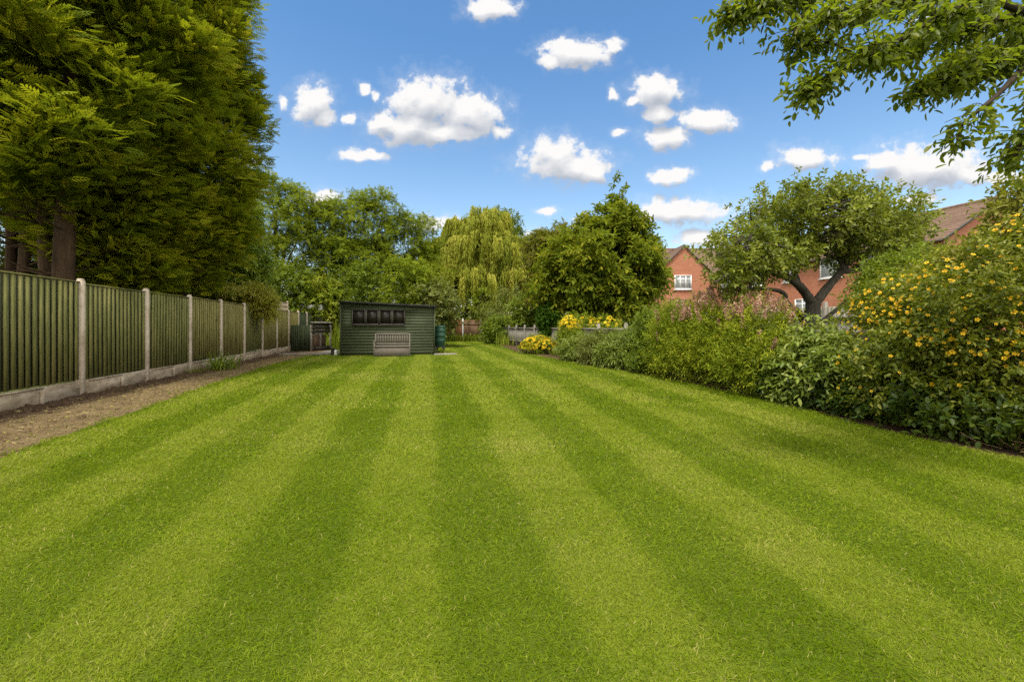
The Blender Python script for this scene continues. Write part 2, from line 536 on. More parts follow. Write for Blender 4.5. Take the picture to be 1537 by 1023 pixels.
def fence_x(y): return -5.837 - .243 * y
def rfence_x(y): return 6.91 - .243 * y


def sheet(name, rows, z, mat, jit=0.0, dz=0.0, nx=10):
    """strip between two edge curves, given as rows (y, x0, x1)"""
    rng = np.random.default_rng(len(name))
    V, Q = [], []
    for (y, a, b) in rows:
        a += rng.uniform(-jit, jit); b += rng.uniform(-jit, jit)
        for i in range(nx + 1):
            t = i / nx
            V.append((a + (b - a) * t, y, z + (rng.uniform(-dz, dz) if 0 < i < nx else 0)))
    for r in range(len(rows) - 1):
        for i in range(nx):
            k = r * (nx + 1) + i
            Q.append((k, k + 1, k + nx + 2, k + nx + 1))
    return link(name, make_mesh(name, [(np.array(V), Q, None)], mat, smooth=True))


g = MB().poly([(-900, -300, 0), (900, -300, 0), (900, 2500, 0), (-900, 2500, 0)], [(0, 1, 2, 3)]).build('ground', M['ground'])
tag(g, kind='structure')
ys = np.arange(-3, 36.01, .25)
ys_far = ys
lawn = sheet('lawn', [(y, xl(y) if y < 18.3 else (-3.2 - .2 * (y - 19) if y > 19.6 else -8.3 + .02 * (y - 18.3)), xr(y)) for y in ys if y < 18.3 or y > 19.6 or True], .016, M['lawn'], .012)
tag(lawn, kind='structure')
soil = sheet('soil', [(y, fence_x(y) - .1, fence_x(y) + .62) for y in np.arange(-2, 22, .12)], .012, M['soil'], .03, .03, 9)
tag(soil, kind='structure')
path = sheet('path', [(y, fence_x(y) + .5, max(xl(y) + .06, fence_x(y) + .6)) for y in np.arange(-2, 22.5, .1)], .008, M['path'], .04, .006, 16)
tag(path, kind='structure')
bed = sheet('flower_bed_soil', [(y, xr(y) - .03, rfence_x(y)) for y in np.arange(-2, 30, .2)], .010, M['soil'], .02, .015)
tag(bed, kind='structure')

# clods of dug earth along the fence are part of the soil strip's look
rng = np.random.default_rng(5)
ICO = (np.array([(1, 0, 0), (-1, 0, 0), (0, 1, 0), (0, -1, 0), (0, 0, 1), (0, 0, -1.)]),
       np.array([(0, 2, 4), (2, 1, 4), (1, 3, 4), (3, 0, 4), (2, 0, 5), (1, 2, 5), (3, 1, 5), (0, 3, 5)]))
nc = 1800
yy = rng.uniform(3, 20, nc); off = np.abs(rng.normal(.22, .2, nc)).clip(.07, .75)
P = np.c_[fence_x(yy) + off, yy, np.full(nc, .012)]
u = unit(rng.normal(size=(nc, 3))); s = rng.gamma(2.0, .011, nc).clip(.006, .07)
gg = place(ICO, P, u, unit(rng.normal(size=(nc, 3))), s, s * .8, np.zeros(nc))
clods = link('earth_clods', make_mesh('earth_clods', [(gg[0], gg[1], None)], M['soil']))
tag(clods, kind='stuff')
nc = 2200
yy = rng.uniform(3.5, 20, nc)
P = np.c_[rng.uniform(0, 1, nc) * (xl(yy) - fence_x(yy) - .5) + fence_x(yy) + .5, yy, np.full(nc, .010)]
s = rng.gamma(2.0, .0055, nc).clip(.003, .03)
gg = place(ICO, P, unit(rng.normal(size=(nc, 3))), unit(rng.normal(size=(nc, 3))), s, s, np.zeros(nc))
nl_ = 4200
yl_ = rng.uniform(3.2, 20, nl_) ** 1.0
fx = rng.beta(1.3, 1.1, nl_)
PL = np.c_[fx * (xl(yl_) - fence_x(yl_) - .12) + fence_x(yl_) + .1, yl_, rng.uniform(.012, .028, nl_)]
ul = unit(np.c_[rng.normal(size=(nl_, 2)), rng.normal(0, .15, nl_)])
sl_ = rng.uniform(.5, 1.5, nl_)
lt = place(LEAF4, PL, ul, np.c_[rng.normal(0, .3, (nl_, 2)), np.ones(nl_)], .05 * sl_, .014 * sl_, rng.uniform(0, 1, nl_))
litter = link('litter', make_mesh('litter', [lt], LM['litter'])); tag(litter, kind='stuff')
grit = link('gravel', make_mesh('gravel', [(gg[0], gg[1], None)], M['path']))
tag(grit, kind='stuff')

def vnoise(x, y, size, seed):
    """smooth value noise"""
    g_ = np.random.default_rng(seed).uniform(-1, 1, (400, 400))
    u_, v_ = x / size + 200, y / size + 20
    i, j = np.floor(u_).astype(int), np.floor(v_).astype(int)
    a, b = u_ - i, v_ - j
    a, b = a * a * (3 - 2 * a), b * b * (3 - 2 * b)
    i %= 399; j %= 399
    return (g_[i, j] * (1 - a) + g_[i + 1, j] * a) * (1 - b) + (g_[i, j + 1] * (1 - a) + g_[i + 1, j + 1] * a) * b


# ---------------------------------------------------------------- mown grass
rng = np.random.default_rng(21)
BLADE = (np.array([(0, -.5, 0), (0, .5, 0), (.45, -.42, .0), (.45, .42, .0), (1, 0, -.28)]), np.array([(0, 1, 3), (0, 3, 2), (2, 3, 4)]))
zones = [(.5, 1.25, 9000, .0030, .026), (1.25, 2.4, 19000, .0024, .025), (2.4, 4.0, 10000, .0036, .028), (4.0, 6.5, 4200, .0056, .034), (6.5, 10, 1500, .0095, .044), (10, 15, 620, .014, .046), (15, 22, 230, .02, .048), (22, 35.5, 90, .03, .055)]
gr = []
from math import pi
for (y0, y1, den, bw, bl) in zones:
    w = min(1.24 * y1 + 2.2, 13) * 2
    n = int(den * w * (y1 - y0))
    y = rng.uniform(y0, y1, n); x = rng.uniform(-w / 2, w / 2, n)
    ok = (x > xl(y) + rng.uniform(-.09, .05, n) + .05 * np.sin(y * 5.3) + .04 * np.sin(y * 13)) & (x < xr(y) + rng.uniform(-.05, .06, n)) & (np.abs(x) < 1.24 * y + 2.2)
    ok |= (rng.random(n) < .05) & (x > xl(y) - .4) & (x < xl(y)) & (y < 18)
    ok &= ~((y > 18.2) & (x < -3.25 - .2 * (y - 19.2)))
    x, y = x[ok], y[ok]; n = len(x)
    low = np.sin(x * 1.7 + np.sin(y * 1.3) * 1.5) * .5 + np.sin(y * 2.1 + x * .8) * .5
    pat = np.sin(x * 1.1 + 2.3 + np.sin(y * .8)) * np.sin(y * 1.6 + .4 + np.sin(x * 1.9) * .8) + .25 * np.sin(x * 4.1 + y * 3.3)
    sp_ = (x + STRIPE_K * y - STRIPE_0 + .035 * np.sin(y * .9 + x) + .025 * np.sin(3.1 * y + 2 * x)) / (1.10 + .24 * np.clip((y - 2) / 9, 0, 1)) * 2 * pi
    pn = .5 * vnoise(x, y, .16, 1) + .6 * vnoise(x, y, .45, 2) + .6 * vnoise(x, y, 1.1, 3)
    st = np.clip(.38 + 1.9 * np.cos(sp_) + .6 * pn, 0, 1)                      # 1 = bent away from the viewer, 0 = towards
    th = rng.uniform(0, 2 * pi, n)
    lean = rng.uniform(.25, 1.0, n)
    lean = lean * 1.3
    d = np.c_[np.cos(th) * lean, np.sin(th) * lean + (st - .45) * .7, np.ones(n) * rng.uniform(.35, 1.0, n)]
    u = unit(d)
    nn = np.c_[rng.normal(0, .6, n), rng.normal(-.1, .6, n), np.full(n, .8)]
    tint = .33 + (.125 + .05 * np.clip((y - 2) / 5, 0, 1)) * st + .12 * pn + rng.normal(0, .11, n) + .05 * low + np.where(pat > .75, .16 * (pat - .75), 0) * 2  # stripe sheen also painted into the blade tint, on top of the lean
    dry = rng.random(n) < (.018 + .015 * st + .04 * (pn > .5) + .03 * (vnoise(x, y, .7, 9) > .45))
    tint = np.where(dry, rng.uniform(.78, 1, n), tint).clip(0, 1)
    s = rng.uniform(.6, 1.25, n)
    P = np.c_[x, y, np.full(n, .014)]
    gr.append(place(BLADE, P, u, nn, bl * s, bw * s * 1.2, tint))
grass = link('grass', make_mesh('grass', gr, LM['grass']))
tag(grass, kind='stuff')

# small fallen petals and leaves lying on the lawn near the shrubs
# ---------------------------------------------------------------- the long green fence
FD = math.atan2(.243, 1.0)        # the fence's bearing
fence = empty('garden_fence', (fence_x(7.75), 7.75, 0), FD)
tag(fence, 'long green slatted fence with pale concrete posts beside the earth path', 'fence')
SP = 1.94 * math.hypot(1, .243)
rng = np.random.default_rng(3)
for i in range(-3, 13):
    y = i * SP
    m = MB().box((0, y, 1.0), (.10, .10, 2.14), bev=.012)
    m.box((0, y, 2.08), (.085, .085, .03), bev=.012)
    p = m.build('post', M['concrete'], fence)
    if i == 12: break
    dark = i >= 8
    tilt = rng.uniform(-.012, .012)
    lift = 0 if i < 2 else rng.uniform(-.01, .05)
    pm = MB()
    y0, y1 = y + .055, y + SP - .055
    zb, zt = .30 + lift, 2.0 + rng.uniform(-.015, .015)
    # back boards
    ns = 15
    pit = (y1 - y0) / ns
    for k in range(ns):
        yc = y0 + (k + .5) * pit + rng.uniform(-.006, .006)
        dz = rng.uniform(-.012, .008)
        pm.box((.004 + rng.uniform(0, .006), yc, (zb + zt) / 2 + dz), (.018, pit * .62, zt - zb), rz=rng.uniform(-.04, .04), rx=tilt + rng.uniform(-.004, .004))
    pm.box((-.004, (y0 + y1) / 2, zt + .022), (.06, y1 - y0, .022), rx=tilt * .3)
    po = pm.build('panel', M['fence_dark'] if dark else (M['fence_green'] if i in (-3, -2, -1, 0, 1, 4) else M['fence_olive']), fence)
    MB().box((-.02, (y0 + y1) / 2, (zb + zt) / 2), (.014, y1 - y0 - .002, zt - zb - .002)).build('backing_board', M['fence_back'], po)
    gb = MB()
    gb.box((0, (y0 + y1) / 2, .14), (.045, y1 - y0 + .008, .27 + lift * .5), bev=.006)
    gb.box((.04, (y0 + y1) / 2 + .1, .1), (.035, .07, .22), bev=.006)
    gb.box((.028, (y0 + y1) / 2 - .35, .262), (.02, y1 - y0 - .9, .018))
    gb.build('gravel_board', M['gravel_board'], fence)

# neighbour's taller trellis panel rising over the fence
tr = empty('trellis_screen', (fence_x(19.4) - .55, 19.4, 0), FD)
tag(tr, 'tan wooden trellis screen rising behind the green fence, beyond the yellowish shrub', 'trellis')
for k in (-.1, 1.9, 3.9):
    MB().box((0, k, 1.28), (.08, .08, 2.66), bev=.008).build('post', M['trellis'], tr)
tp = MB()
for k in range(28): tp.box((.0, k * .135 + .03, 1.35), (.012, .105, 2.35))
for z in (.4, 1.5, 2.05, 2.3, 2.5): tp.box((.018, 1.9, z), (.02, 3.9, .04))
tp.build('panel', M['trellis'], tr)

# white-roofed outbuilding behind the fence
c = at(465, 470, 27)
wb = empty('garden_outbuilding', (c[0] - .1, 27, 0), .1)
tag(wb, 'low grey outbuilding with a white roof edge behind the far end of the green fence', 'outbuilding')
MB().box((0, 1.0, 1.12), (1.5, 1.9, 2.24)).build('wall', M['wood_grey'], wb)
MB().box((0, 1.0, 2.42), (1.7, 2.2, .34), bev=.02).build('roof', M['white'], wb)
MB().box((-1.05, .3, 1.28), (.32, .25, 2.56), bev=.02).build('post', M['white'], wb)

# brown timber fence past the compost bay
bf = empty('boundary_fence', (-15.0, 34, 0), 0)
tag(bf, 'tall reddish timber fence with pale posts seen between the compost bay and the shed', 'fence')
for k, x in enumerate(np.arange(0, 5.1, .85)):
    MB().box((x, 0, 1.32), (.1, .1, 2.75 if k % 2 else 2.95), bev=.01).build('post', M['trellis'], bf)
    if x < 4.2:
        b_ = MB()
        for j in range(7): b_.box((x + .1 + j * .108, .01, 1.25), (.1, .02, 2.5))
        b_.box((x + .425, -.02, 1.95), (.74, .03, .09))
        b_.box((x + .425, -.02, .6), (.74, .03, .09))
        b_.build('panel', M['wood_red'], bf)

# back fence right of the shed
kf = empty('back_fence', (-6.6, 37, 0), .02)
tag(kf, 'brown back fence with one white post at the far end of the lawn', 'fence')
for k in range(4):
    x = k * 1.9 + .15 + (.35 if k == 1 else 0)
    MB().box((x, -.02, .96), (.1, .1, 1.98), bev=.01).build('post', M['white'] if k == 1 else M['wood_grey'], kf)
    x2 = (k + 1) * 1.9 + .15 + (.35 if k == 0 else 0)
    b_ = MB()
    nb = 13
    for j in range(nb):
        b_.box((x + .08 + (x2 - x - .16) * (j + .5) / nb, .01 + .006 * (j % 2), .92 + R.uniform(-.02, .02) - .06 * (k > 1)), ((x2 - x) / nb * .97, .018, 1.8))
    b_.box((x / 2 + x2 / 2, -.02, 1.45), (x2 - x - .12, .03, .07))
    b_.build('panel', M['wood_red'] if k < 1 else M['wood_brown'], kf)

# low grey fence on the other side
lf = empty('picket_fence', (rfence_x(27.3), 27.3, 0), FD)
tag(lf, 'low grey weathered timber fence running behind the flower border', 'fence')
SR = 1.95 * math.hypot(1, .243)
for i in range(-14, 3):
    y = i * SR
    MB().box((0, y, .66), (.1, .1, 1.34), bev=.012, rx=R.uniform(-.015, .015)).box((0, y, 1.345), (.075, .075, .03), bev=.01).build('post', M['wood_grey'], lf)
    if i == 2: break
    b_ = MB()
    nb = 15
    for j in range(nb):
        b_.box((.03, y + .06 + (SR - .12) * (j + .5) / nb, .58 + R.uniform(-.02, .02)), (.016, (SR - .12) / nb * .93, 1.12))
    b_.box((-.012, y + SR / 2, 1.16), (.05, SR - .11, .05)); b_.box((-.005, y + SR / 2, .35), (.04, SR - .11, .07))
    b_.build('panel', M['wood_grey'], lf)

# taller fence of the next garden, behind the apple tree
nf = empty('neighbour_fence', (rfence_x(11) + 5.6, 11, 0), FD)
tag(nf, 'tall grey boarded fence in the next garden behind the spreading fruit tree', 'fence')
for i in range(0, 8):
    y = i * 2.0
    MB().box((0, y, .98), (.1, .1, 2.0), bev=.01).build('post', M['wood_grey'], nf)
    if i == 7: break
    b_ = MB()
    for j in range(14): b_.box((.02 + .008 * (j % 2), y + .06 + 1.88 * (j + .5) / 14, .93), (.016, .134, 1.8))
    b_.box((-.012, y + 1.0, 1.5), (.05, 1.88, .06)); b_.build('panel', M['wood_grey'], nf)

# small timber frame (glazed cold house) behind the low fence
c = at(933, 485, 20)
cf = empty('greenhouse_frame', (c[0], 20, 0), .2)
tag(cf, 'small grey greenhouse frame showing over the low fence beneath the big dark tree', 'greenhouse')
m = MB()
for x in (-.3, 0, .3): m.box((x, 0, .85), (.05, .05, 1.7))
for z in (1.02, 1.38, 1.68): m.box((0, -.028, z), (.66, .02, .045))
m.box((0, .8, .85), (.66, .05, 1.7))
m.build('frame', M['frame_grey'], cf)
MB().box((0, .03, 1.0), (.6, .006, 1.3)).build('pane', M['glass_net'], cf)

# ---------------------------------------------------------------- compost bay
c = at(437, 527, 21.6)
cb = empty('compost_bay', (c[0], 21.6, 0), .05)
tag(cb, 'green boarded compost bay with dark open slatted side at the end of the fence', 'compost bin')
m = MB()
for j in range(9): m.box((.05 + j * .105, 0, .67 + R.uniform(-.012, .012)), (.098, .03 + .012 * (j % 2), 1.3))
m.box((.47, .03, 1.1), (.96, .03, .08)); m.box((.47, .03, .3), (.96, .03, .08))
m.build('front_panel', M['fence_dark'], cb)
for (x, y) in ((.98, .0), (1.12, .8), (1.3, 1.7), (0, 1.7)):
    MB().box((x, y, .66), (.08, .08, 1.32), bev=.008).build('post', M['wood_grey'], cb)
m = MB()
for z in (1.0, 1.18, 1.36): m.box((1.16, .85, z), (.03, 1.82, .13), rz=-.18)
m.box((1.16, .85, .12), (.03, 1.8, .2), rz=-.18)
m.build('side_slats', M['wood_dark'], cb)
MB().box((.58, .9, .4), (1.0, 1.5, .8)).build('compost_heap', M['soil'], cb)
MB().box((1.2, .8, 1.45), (.34, 1.5, .05), rz=-.18, ry=.06, bev=.01).build('lid_board', M['wood_grey'], cb)

# ---------------------------------------------------------------- shed
SA = np.array([-7.31, 18.45]); SV = np.array([3.86, .80]); SL = np.linalg.norm(SV)
srz = math.atan2(SV[1], SV[0])
shed = empty('garden_shed', (SA[0], SA[1], 0), srz)
tag(shed, 'dark green wooden shed with four small windows and a sloping felt roof', 'shed')


def sfront(px, py):
    k = (px - CX) / F
    t = (k * SA[1] - SA[0]) / (SV[0] - SV[1] * k)
    Y = SA[1] + SV[1] * t
    return t * SL, H - (py - HY) / F * Y


HL, HR, SD = 2.30, 2.13, 2.05
hz = lambda x: HL + (HR - HL) * x / SL
wins = [(529.8, 547.4), (550.9, 567.0), (570.9, 586.6), (590.3, 606.5)]
W = [(sfront(a, 464.8)[0], sfront(b, 464.8)[0]) for a, b in wins]
WZ0, WZ1 = 1.36, 1.955
m = MB()
bh = .125
z = .06
while z < 2.35:                            # shiplap boards, cut round the window band
    z1 = z + bh
    segs = [(0, SL)]
    if z1 > WZ0 + .01 and z < WZ1 - .01:
        segs = [(0, W[0][0] - .04), (W[3][1] + .04, SL)]
    for a, b in segs:
        za, zb = min(z1, hz(a) - .02), min(z1, hz(b) - .02)
        if za - z < .01 and zb - z < .01: continue
        za, zb = max(za, z + .004), max(zb, z + .004)
        y0, y1 = -.0155 - R.uniform(0, .0008), -.0170 - R.uniform(0, .0008)
        m.poly([(a, y1, z), (b, y1, z), (b, y0, zb), (a, y0, za), (a, .01, z), (b, .01, z), (b, .01, zb), (a, .01, za)],
               [(0, 1, 2, 3), (0, 4, 5, 1), (3, 2, 6, 7), (0, 3, 7, 4), (1, 5, 6, 2)])
    z = z1 + .001
m.build('front_wall', M['shed_green'], shed)
m = MB()
for xw, hh in ((.012, HL), (SL - .012, HR)): m.box((xw, SD / 2 + .02, hh / 2), (.02, SD - .02, hh - .04))
m.box((SL / 2, SD + .02, 1.08), (SL, .02, 2.08))
for xw in (-.012, SL + .012):
    for k in range(17): m.box((xw, SD / 2, .12 + k * .125), (.02, SD, .118), ry=.05 if xw > 0 else -.05)
m.build('side_wall', M['shed_green'], shed)
for xw in (0, SL): MB().box((xw, -.03, (HL if xw == 0 else HR) / 2), (.05, .02, (HL if xw == 0 else HR) - .06)).build('corner_trim', M['shed_green'], shed)
MB().box((SL / 2, SD / 2, .04), (SL - .04, SD - .05, .08)).build('floor_bearer', M['wood_dark'], shed)
ang = math.atan2(HL - HR, SL)
m = MB().box((SL / 2 + .01, SD / 2 - .02, (HL + HR) / 2 + .022), (SL + .16, SD + .26, .035), ry=ang, bev=.008)
m.build('roof', M['felt'], shed)
MB().box((SL / 2 + .01, -.165, (HL + HR) / 2 - .012), (SL + .15, .022, .075), ry=ang).build('fascia', M['felt'], shed)
for k, (a, b) in enumerate(W):
    wf = MB()
    t_ = .028
    cxw, czw = (a + b) / 2, (WZ0 + WZ1) / 2
    for (x_, z_, sx_, sz_) in ((a - t_ / 2, czw, t_, WZ1 - WZ0 + .05), (b + t_ / 2, czw, t_, WZ1 - WZ0 + .05), (cxw, WZ1 + .012, b - a, .026), (cxw, WZ0 - .012, b - a, .03)):
        wf.box((x_, -.03, z_), (sx_, .05, sz_))
    o = wf.build('window', M['frame_grey'], shed)
    MB().box((cxw, -.008, czw), (b - a, .006, WZ1 - WZ0)).build('pane', M['glass'], o)
MB().box(((W[0][0] + W[3][1]) / 2, -.05, WZ0 - .045), (W[3][1] - W[0][0] + .1, .08, .026)).build('window_sill', M['frame_grey'], shed)
m = MB()
xg = [(W[k][1] + W[k + 1][0]) / 2 for k in range(3)]
for x_ in xg: m.box((x_, -.016, 1.66), (.035, .03, .60))
m.box(((W[0][0] + W[3][1]) / 2, -.014, 1.995), (W[3][1] - W[0][0] + .08, .03, .05))
m.build('mullion', M['shed_green'], shed)

# ---------------------------------------------------------------- storage bench
bc = at(590, 534.2, 18.1)
bench = empty('storage_bench', (bc[0], 18.0, .016), srz)
tag(bench, 'taupe plastic storage bench with a slatted back against the green shed', 'bench')
T = M['plastic_taupe']
BW = 1.42
MB().box((0, -.02, .20), (BW - .06, .46, .38), bev=.012).box((0, -.255, .2), (BW - .3, .012, .28), bev=.004).build('box', T, bench)
MB().box((0, -.03, .415), (BW - .04, .52, .045), bev=.012).build('seat', T, bench)
m = MB().box((0, .22, .915), (BW - .1, .045, .08), bev=.012).box((0, .22, .50), (BW - .1, .04, .06), bev=.008)
m.build('back_frame', T, bench)
m = MB()
ns = 13
for k in range(ns):
    m.box((-BW / 2 + .12 + (BW - .24) * k / (ns - 1), .22, .70), (.055, .022, .36), bev=.006)
m.build('back_slats', T, bench)
for s in (-1, 1):
    MB().box((s * (BW / 2 - .02), .22, .48), (.06, .06, .93), bev=.012).build('back_post', T, bench)
    MB().box((s * (BW / 2 - .0), -.01, .615), (.075, .52, .04), bev=.012).build('armrest', T, bench)
    MB().box((s * (BW / 2 - .01), -.235, .30), (.055, .06, .60), bev=.012).build('leg', T, bench)

# ---------------------------------------------------------------- water butt on its stand
wbt = empty('water_butt', (-3.37, 20.3, 0), 0)
tag(wbt, 'green ribbed plastic water butt standing at the corner of the shed', 'water butt')
prof = [(.20, .33), (.225, .36), (.24, .55), (.252, .56), (.252, .6), (.243, .61), (.25, .8), (.262, .81), (.262, .86), (.252, .87), (.25, 1.02), (.258, 1.03), (.258, 1.08), (.246, 1.09), (.235, 1.22)]
MB().lathe(prof).build('barrel', M['plastic_green'], wbt, smooth=True)
MB().lathe([(.25, 1.215), (.262, 1.225), (.262, 1.26), (.2, 1.285), (.03, 1.295)]).build('lid', M['plastic_green'], wbt, smooth=True)
m = MB().box((0, 0, .30), (.44, .44, .05), bev=.01)
for sx in (-1, 1):
    for sy in (-1, 1): m.box((sx * .16, sy * .16, .14), (.07, .07, .28))
m.build('stand', M['stone'], wbt)
MB().tube([(0, -.24, .42), (0, -.30, .42), (0, -.31, .38)], .018).build('tap', M['wood_dark'], wbt)

sl = MB().box((-2.95, 19.2, .02), (1.0, .7, .05), rz=srz, bev=.01).build('paving_slab', M['slab'])
tag(sl, 'flat grey concrete slab lying in the grass beside the shed and water butt', 'slab')
pv = MB()
for k in range(4):
    pv.box((-8.0 - k * .62, 19.35 - k * .1, .03), (.58, .58, .05), rz=.1, bev=.01)
for k in range(3):
    pv.box((-8.6 - k * .16, 20.1 + k * .62, .03), (.58, .58, .05), rz=.15, bev=.01)
o = pv.build('paving', M['slab']); tag(o, kind='structure')

wp = empty('plastic_bottle', (-7.58, 18.6, .016), .3)
tag(wp, 'small white plastic bottle standing on the grass at the corner of the shed', 'bottle')
MB().lathe([(.05, 0), (.062, .015), (.062, .17), (.05, .2), (.022, .225), (.022, .25)], sides=16).build('bottle_body', M['white'], wp, smooth=True)
MB().lathe([(.026, .245), (.026, .275)], sides=12).build('cap', M['wood_dark'], wp)
lg = empty('log', (-7.74, 18.72, .016), 0)
tag(lg, 'short dark log standing beside the white bottle at the shed corner', 'log')
MB().tube([(0, 0, 0), (.005, 0, .15), (.0, .01, .3)], [.09, .085, .088], 12, wob=.06).build('log_body', M['wood_dark'], lg)

# ---------------------------------------------------------------- houses
def roof_courses(mb, x0, x1, eave, ridge, n, thick=.035):
    """rows of tiles from the eave (y,z) up to the ridge (y,z); x along the row"""
    (ye, ze), (yr, zr) = eave, ridge
    for k in range(n):
        a, b = k / n, (k + 1) / n + .12 / n
        y0, z0 = ye + (yr - ye) * a, ze + (zr - ze) * a
        y1, z1 = ye + (yr - ye) * b, ze + (zr - ze) * b
        lift = thick
        mb.poly([(x0, y0, z0 + lift), (x1, y0, z0 + lift), (x1, y1, z1 + .004), (x0, y1, z1 + .004), (x0, y0, z0), (x1, y0, z0)],
                [(0, 1, 2, 3), (4, 5, 1, 0)])


def swap(mb):
    """rotate the collected geometry so rows run along y instead of x"""
    mb.g = [(np.c_[-v[:, 1], v[:, 0], v[:, 2]], f, t) for v, f, t in mb.g]
    return mb


def house_window(house, origin, axis, w, h, out, lights=3, z=None):
    """white framed window on a wall: origin = centre, axis 'x' or 'y' runs along the wall, out = outward sign"""
    def bx(m, a, dz, sa, sz, depth, o_):
        if axis == 'x': m.box((origin[0] + a, origin[1] + out * o_, origin[2] + dz), (sa, depth, sz))
        else: m.box((origin[0] + out * o_, origin[1] + a, origin[2] + dz), (depth, sa, sz))
    m = MB()
    f = .075
    bx(m, -w / 2 + f / 2, 0, f, h, .1, .0); bx(m, w / 2 - f / 2, 0, f, h, .1, .0)
    bx(m, 0, h / 2 - f / 2, w - 2 * f, f, .1, .0); bx(m, 0, -h / 2 + f / 2, w - 2 * f, f, .1, .0)
    for k in range(1, lights): bx(m, -w / 2 + w * k / lights, 0, .06, h - 2 * f, .09, .0)
    bx(m, 0, h * .18, w - 2 * f, .035, .07, .0)
    o = m.build('window', M['white'], house)
    p = MB(); bx(p, 0, 0, w - f, h - f, .012, -.012)
    p.build('pane', M['glass_net'], o)
    s = MB(); bx(s, 0, -h / 2 - .04, w + .16, .07, .16, .03); s.build('sill', M['white'], o)


# the semi with its long roof, beyond the fruit tree
h2 = empty('brick_house', (26.4, 23.6, 0), FD)
tag(h2, 'long red brick house with brown tiled roof behind the spreading fruit tree', 'house')
RZ, EZ, HW, LN = 8.2, 5.94, 3.9, 14.6
m = MB()
m.poly([(-HW, 0, 0), (HW, 0, 0), (HW, 0, EZ), (0, 0, RZ - .05), (-HW, 0, EZ), (-HW, LN, 0), (HW, LN, 0), (HW, LN, EZ), (0, LN, RZ - .05), (-HW, LN, EZ)],
       [(0, 1, 2, 3, 4), (6, 5, 9, 8, 7), (5, 0, 4, 9), (1, 6, 7, 2)])
m.build('wall', M['brick'], h2)
rf = MB()
ov = .28
sl_ = (RZ - EZ) / HW
roof_courses(rf, -.22, LN + .2, (HW + ov, EZ - ov * sl_ + .02), (0, RZ + .02), 13, .06)
swap(rf)
n0 = len(rf.g)
r2 = MB(); roof_courses(r2, -.22, LN + .2, (-HW - ov, EZ - ov * sl_ + .02), (0, RZ + .02), 13, .06); swap(r2)
rf.g += r2.g
rf.tube([(0, -.22, RZ + .04), (0, LN + .2, RZ + .04)], .12, 8)
rf.build('roof', M['tile'], h2)
for s in (-1, 1):
    b_ = MB()
    p0, p1 = np.array([s * (HW + ov), -.2, EZ - ov * sl_ - .08]), np.array([0, -.2, RZ - .08])
    b_.poly([p0, p1, p1 + [0, 0, .16], p0 + [0, 0, .16], p0 + [0, -.03, 0], p1 + [0, -.03, 0], p1 + [0, -.03, .16], p0 + [0, -.03, .16]],
            [(0, 1, 2, 3), (7, 6, 5, 4), (0, 4, 5, 1), (3, 2, 6, 7), (0, 3, 7, 4), (1, 5, 6, 2)])
    b_.build('bargeboard', M['frame_grey'], h2)
    MB().box((s * (HW + ov + .06), LN / 2, EZ - ov * sl_ - .03), (.12, LN + .3, .1), bev=.02).build('gutter', M['frame_grey'], h2)
for yl, zc, w, hh, li in ((6.2, 5.1, 1.5, 1.25, 2), (3.5, 5.1, 1.3, 1.2, 2), (9.3, 5.1, 1.2, 1.2, 2), (12.5, 5.1, 1.5, 1.2, 3), (8.3, 2.6, 1.2, 1.2, 2), (3.9, 2.4, 1.7, 1.3, 3), (12.0, 2.4, 1.7, 1.3, 3)):
    house_window(h2, (-HW - .02, yl, zc), 'y', w, hh, -1, li)

# gabled house further off
h1 = empty('brick_house', (15.9, 40, 0), 0)
tag(h1, 'red brick house with a pointed gable and white windows behind the pink flowered shrubs', 'house')
AZ, GE, GW = 8.75, 6.45, 2.3
m = MB()
m.poly([(-GW, 0, 0), (GW, 0, 0), (GW, 0, GE), (0, 0, AZ), (-GW, 0, GE), (-GW, 3, 0), (GW, 3, 0), (GW, 3, GE), (0, 3, AZ), (-GW, 3, GE)],
       [(0, 1, 2, 3, 4), (5, 0, 4, 9), (1, 6, 7, 2), (6, 5, 9, 8, 7)])
m.poly([(-2.1, 1.0, 0), (9, 1.0, 0), (9, 1.0, 6.3), (-2.1, 1.0, 6.3), (-2.1, 8, 0), (9, 8, 0), (9, 8, 6.3), (-2.1, 8, 6.3), (-2.1, 4.5, 9.1), (9, 4.5, 9.1)],
       [(0, 1, 2, 3), (5, 4, 7, 6), (4, 0, 3, 8, 7), (1, 5, 6, 9, 2)])
m.build('wall', M['brick'], h1)
rf = MB()
roof_courses(rf, -2.3, 9.2, (.7, 6.1), (4.5, 9.15), 14); roof_courses(rf, -2.3, 9.2, (8.3, 6.1), (4.5, 9.15), 14)
rf.tube([(-2.3, 4.5, 9.17), (9.2, 4.5, 9.17)], .12, 8)
for s in (1, -1):
    w_ = MB(); roof_courses(w_, -.15, 4.2, (s * (GW + .22), GE - .2), (0, AZ + .03), 9); swap(w_); rf.g += w_.g
rf.build('roof', M['tile'], h1)
for s in (-1, 1):
    b_ = MB()
    p0, p1 = np.array([s * (GW + .22), -.15, GE - .32]), np.array([0, -.15, AZ - .1])
    b_.poly([p0, p1, p1 + [0, 0, .15], p0 + [0, 0, .15], p0 + [0, -.03, 0], p1 + [0, -.03, 0], p1 + [0, -.03, .15], p0 + [0, -.03, .15]],
            [(0, 1, 2, 3), (7, 6, 5, 4), (0, 4, 5, 1), (3, 2, 6, 7), (0, 3, 7, 4), (1, 5, 6, 2)])
    b_.build('bargeboard', M['frame_grey'], h1)
MB().box((-1.1, 5.2, 9.0), (.7, .6, 1.0), bev=.02).box((-1.1, 5.2, 9.58), (.3, .3, .18)).build('chimney', M['brick'], h1) if False else None
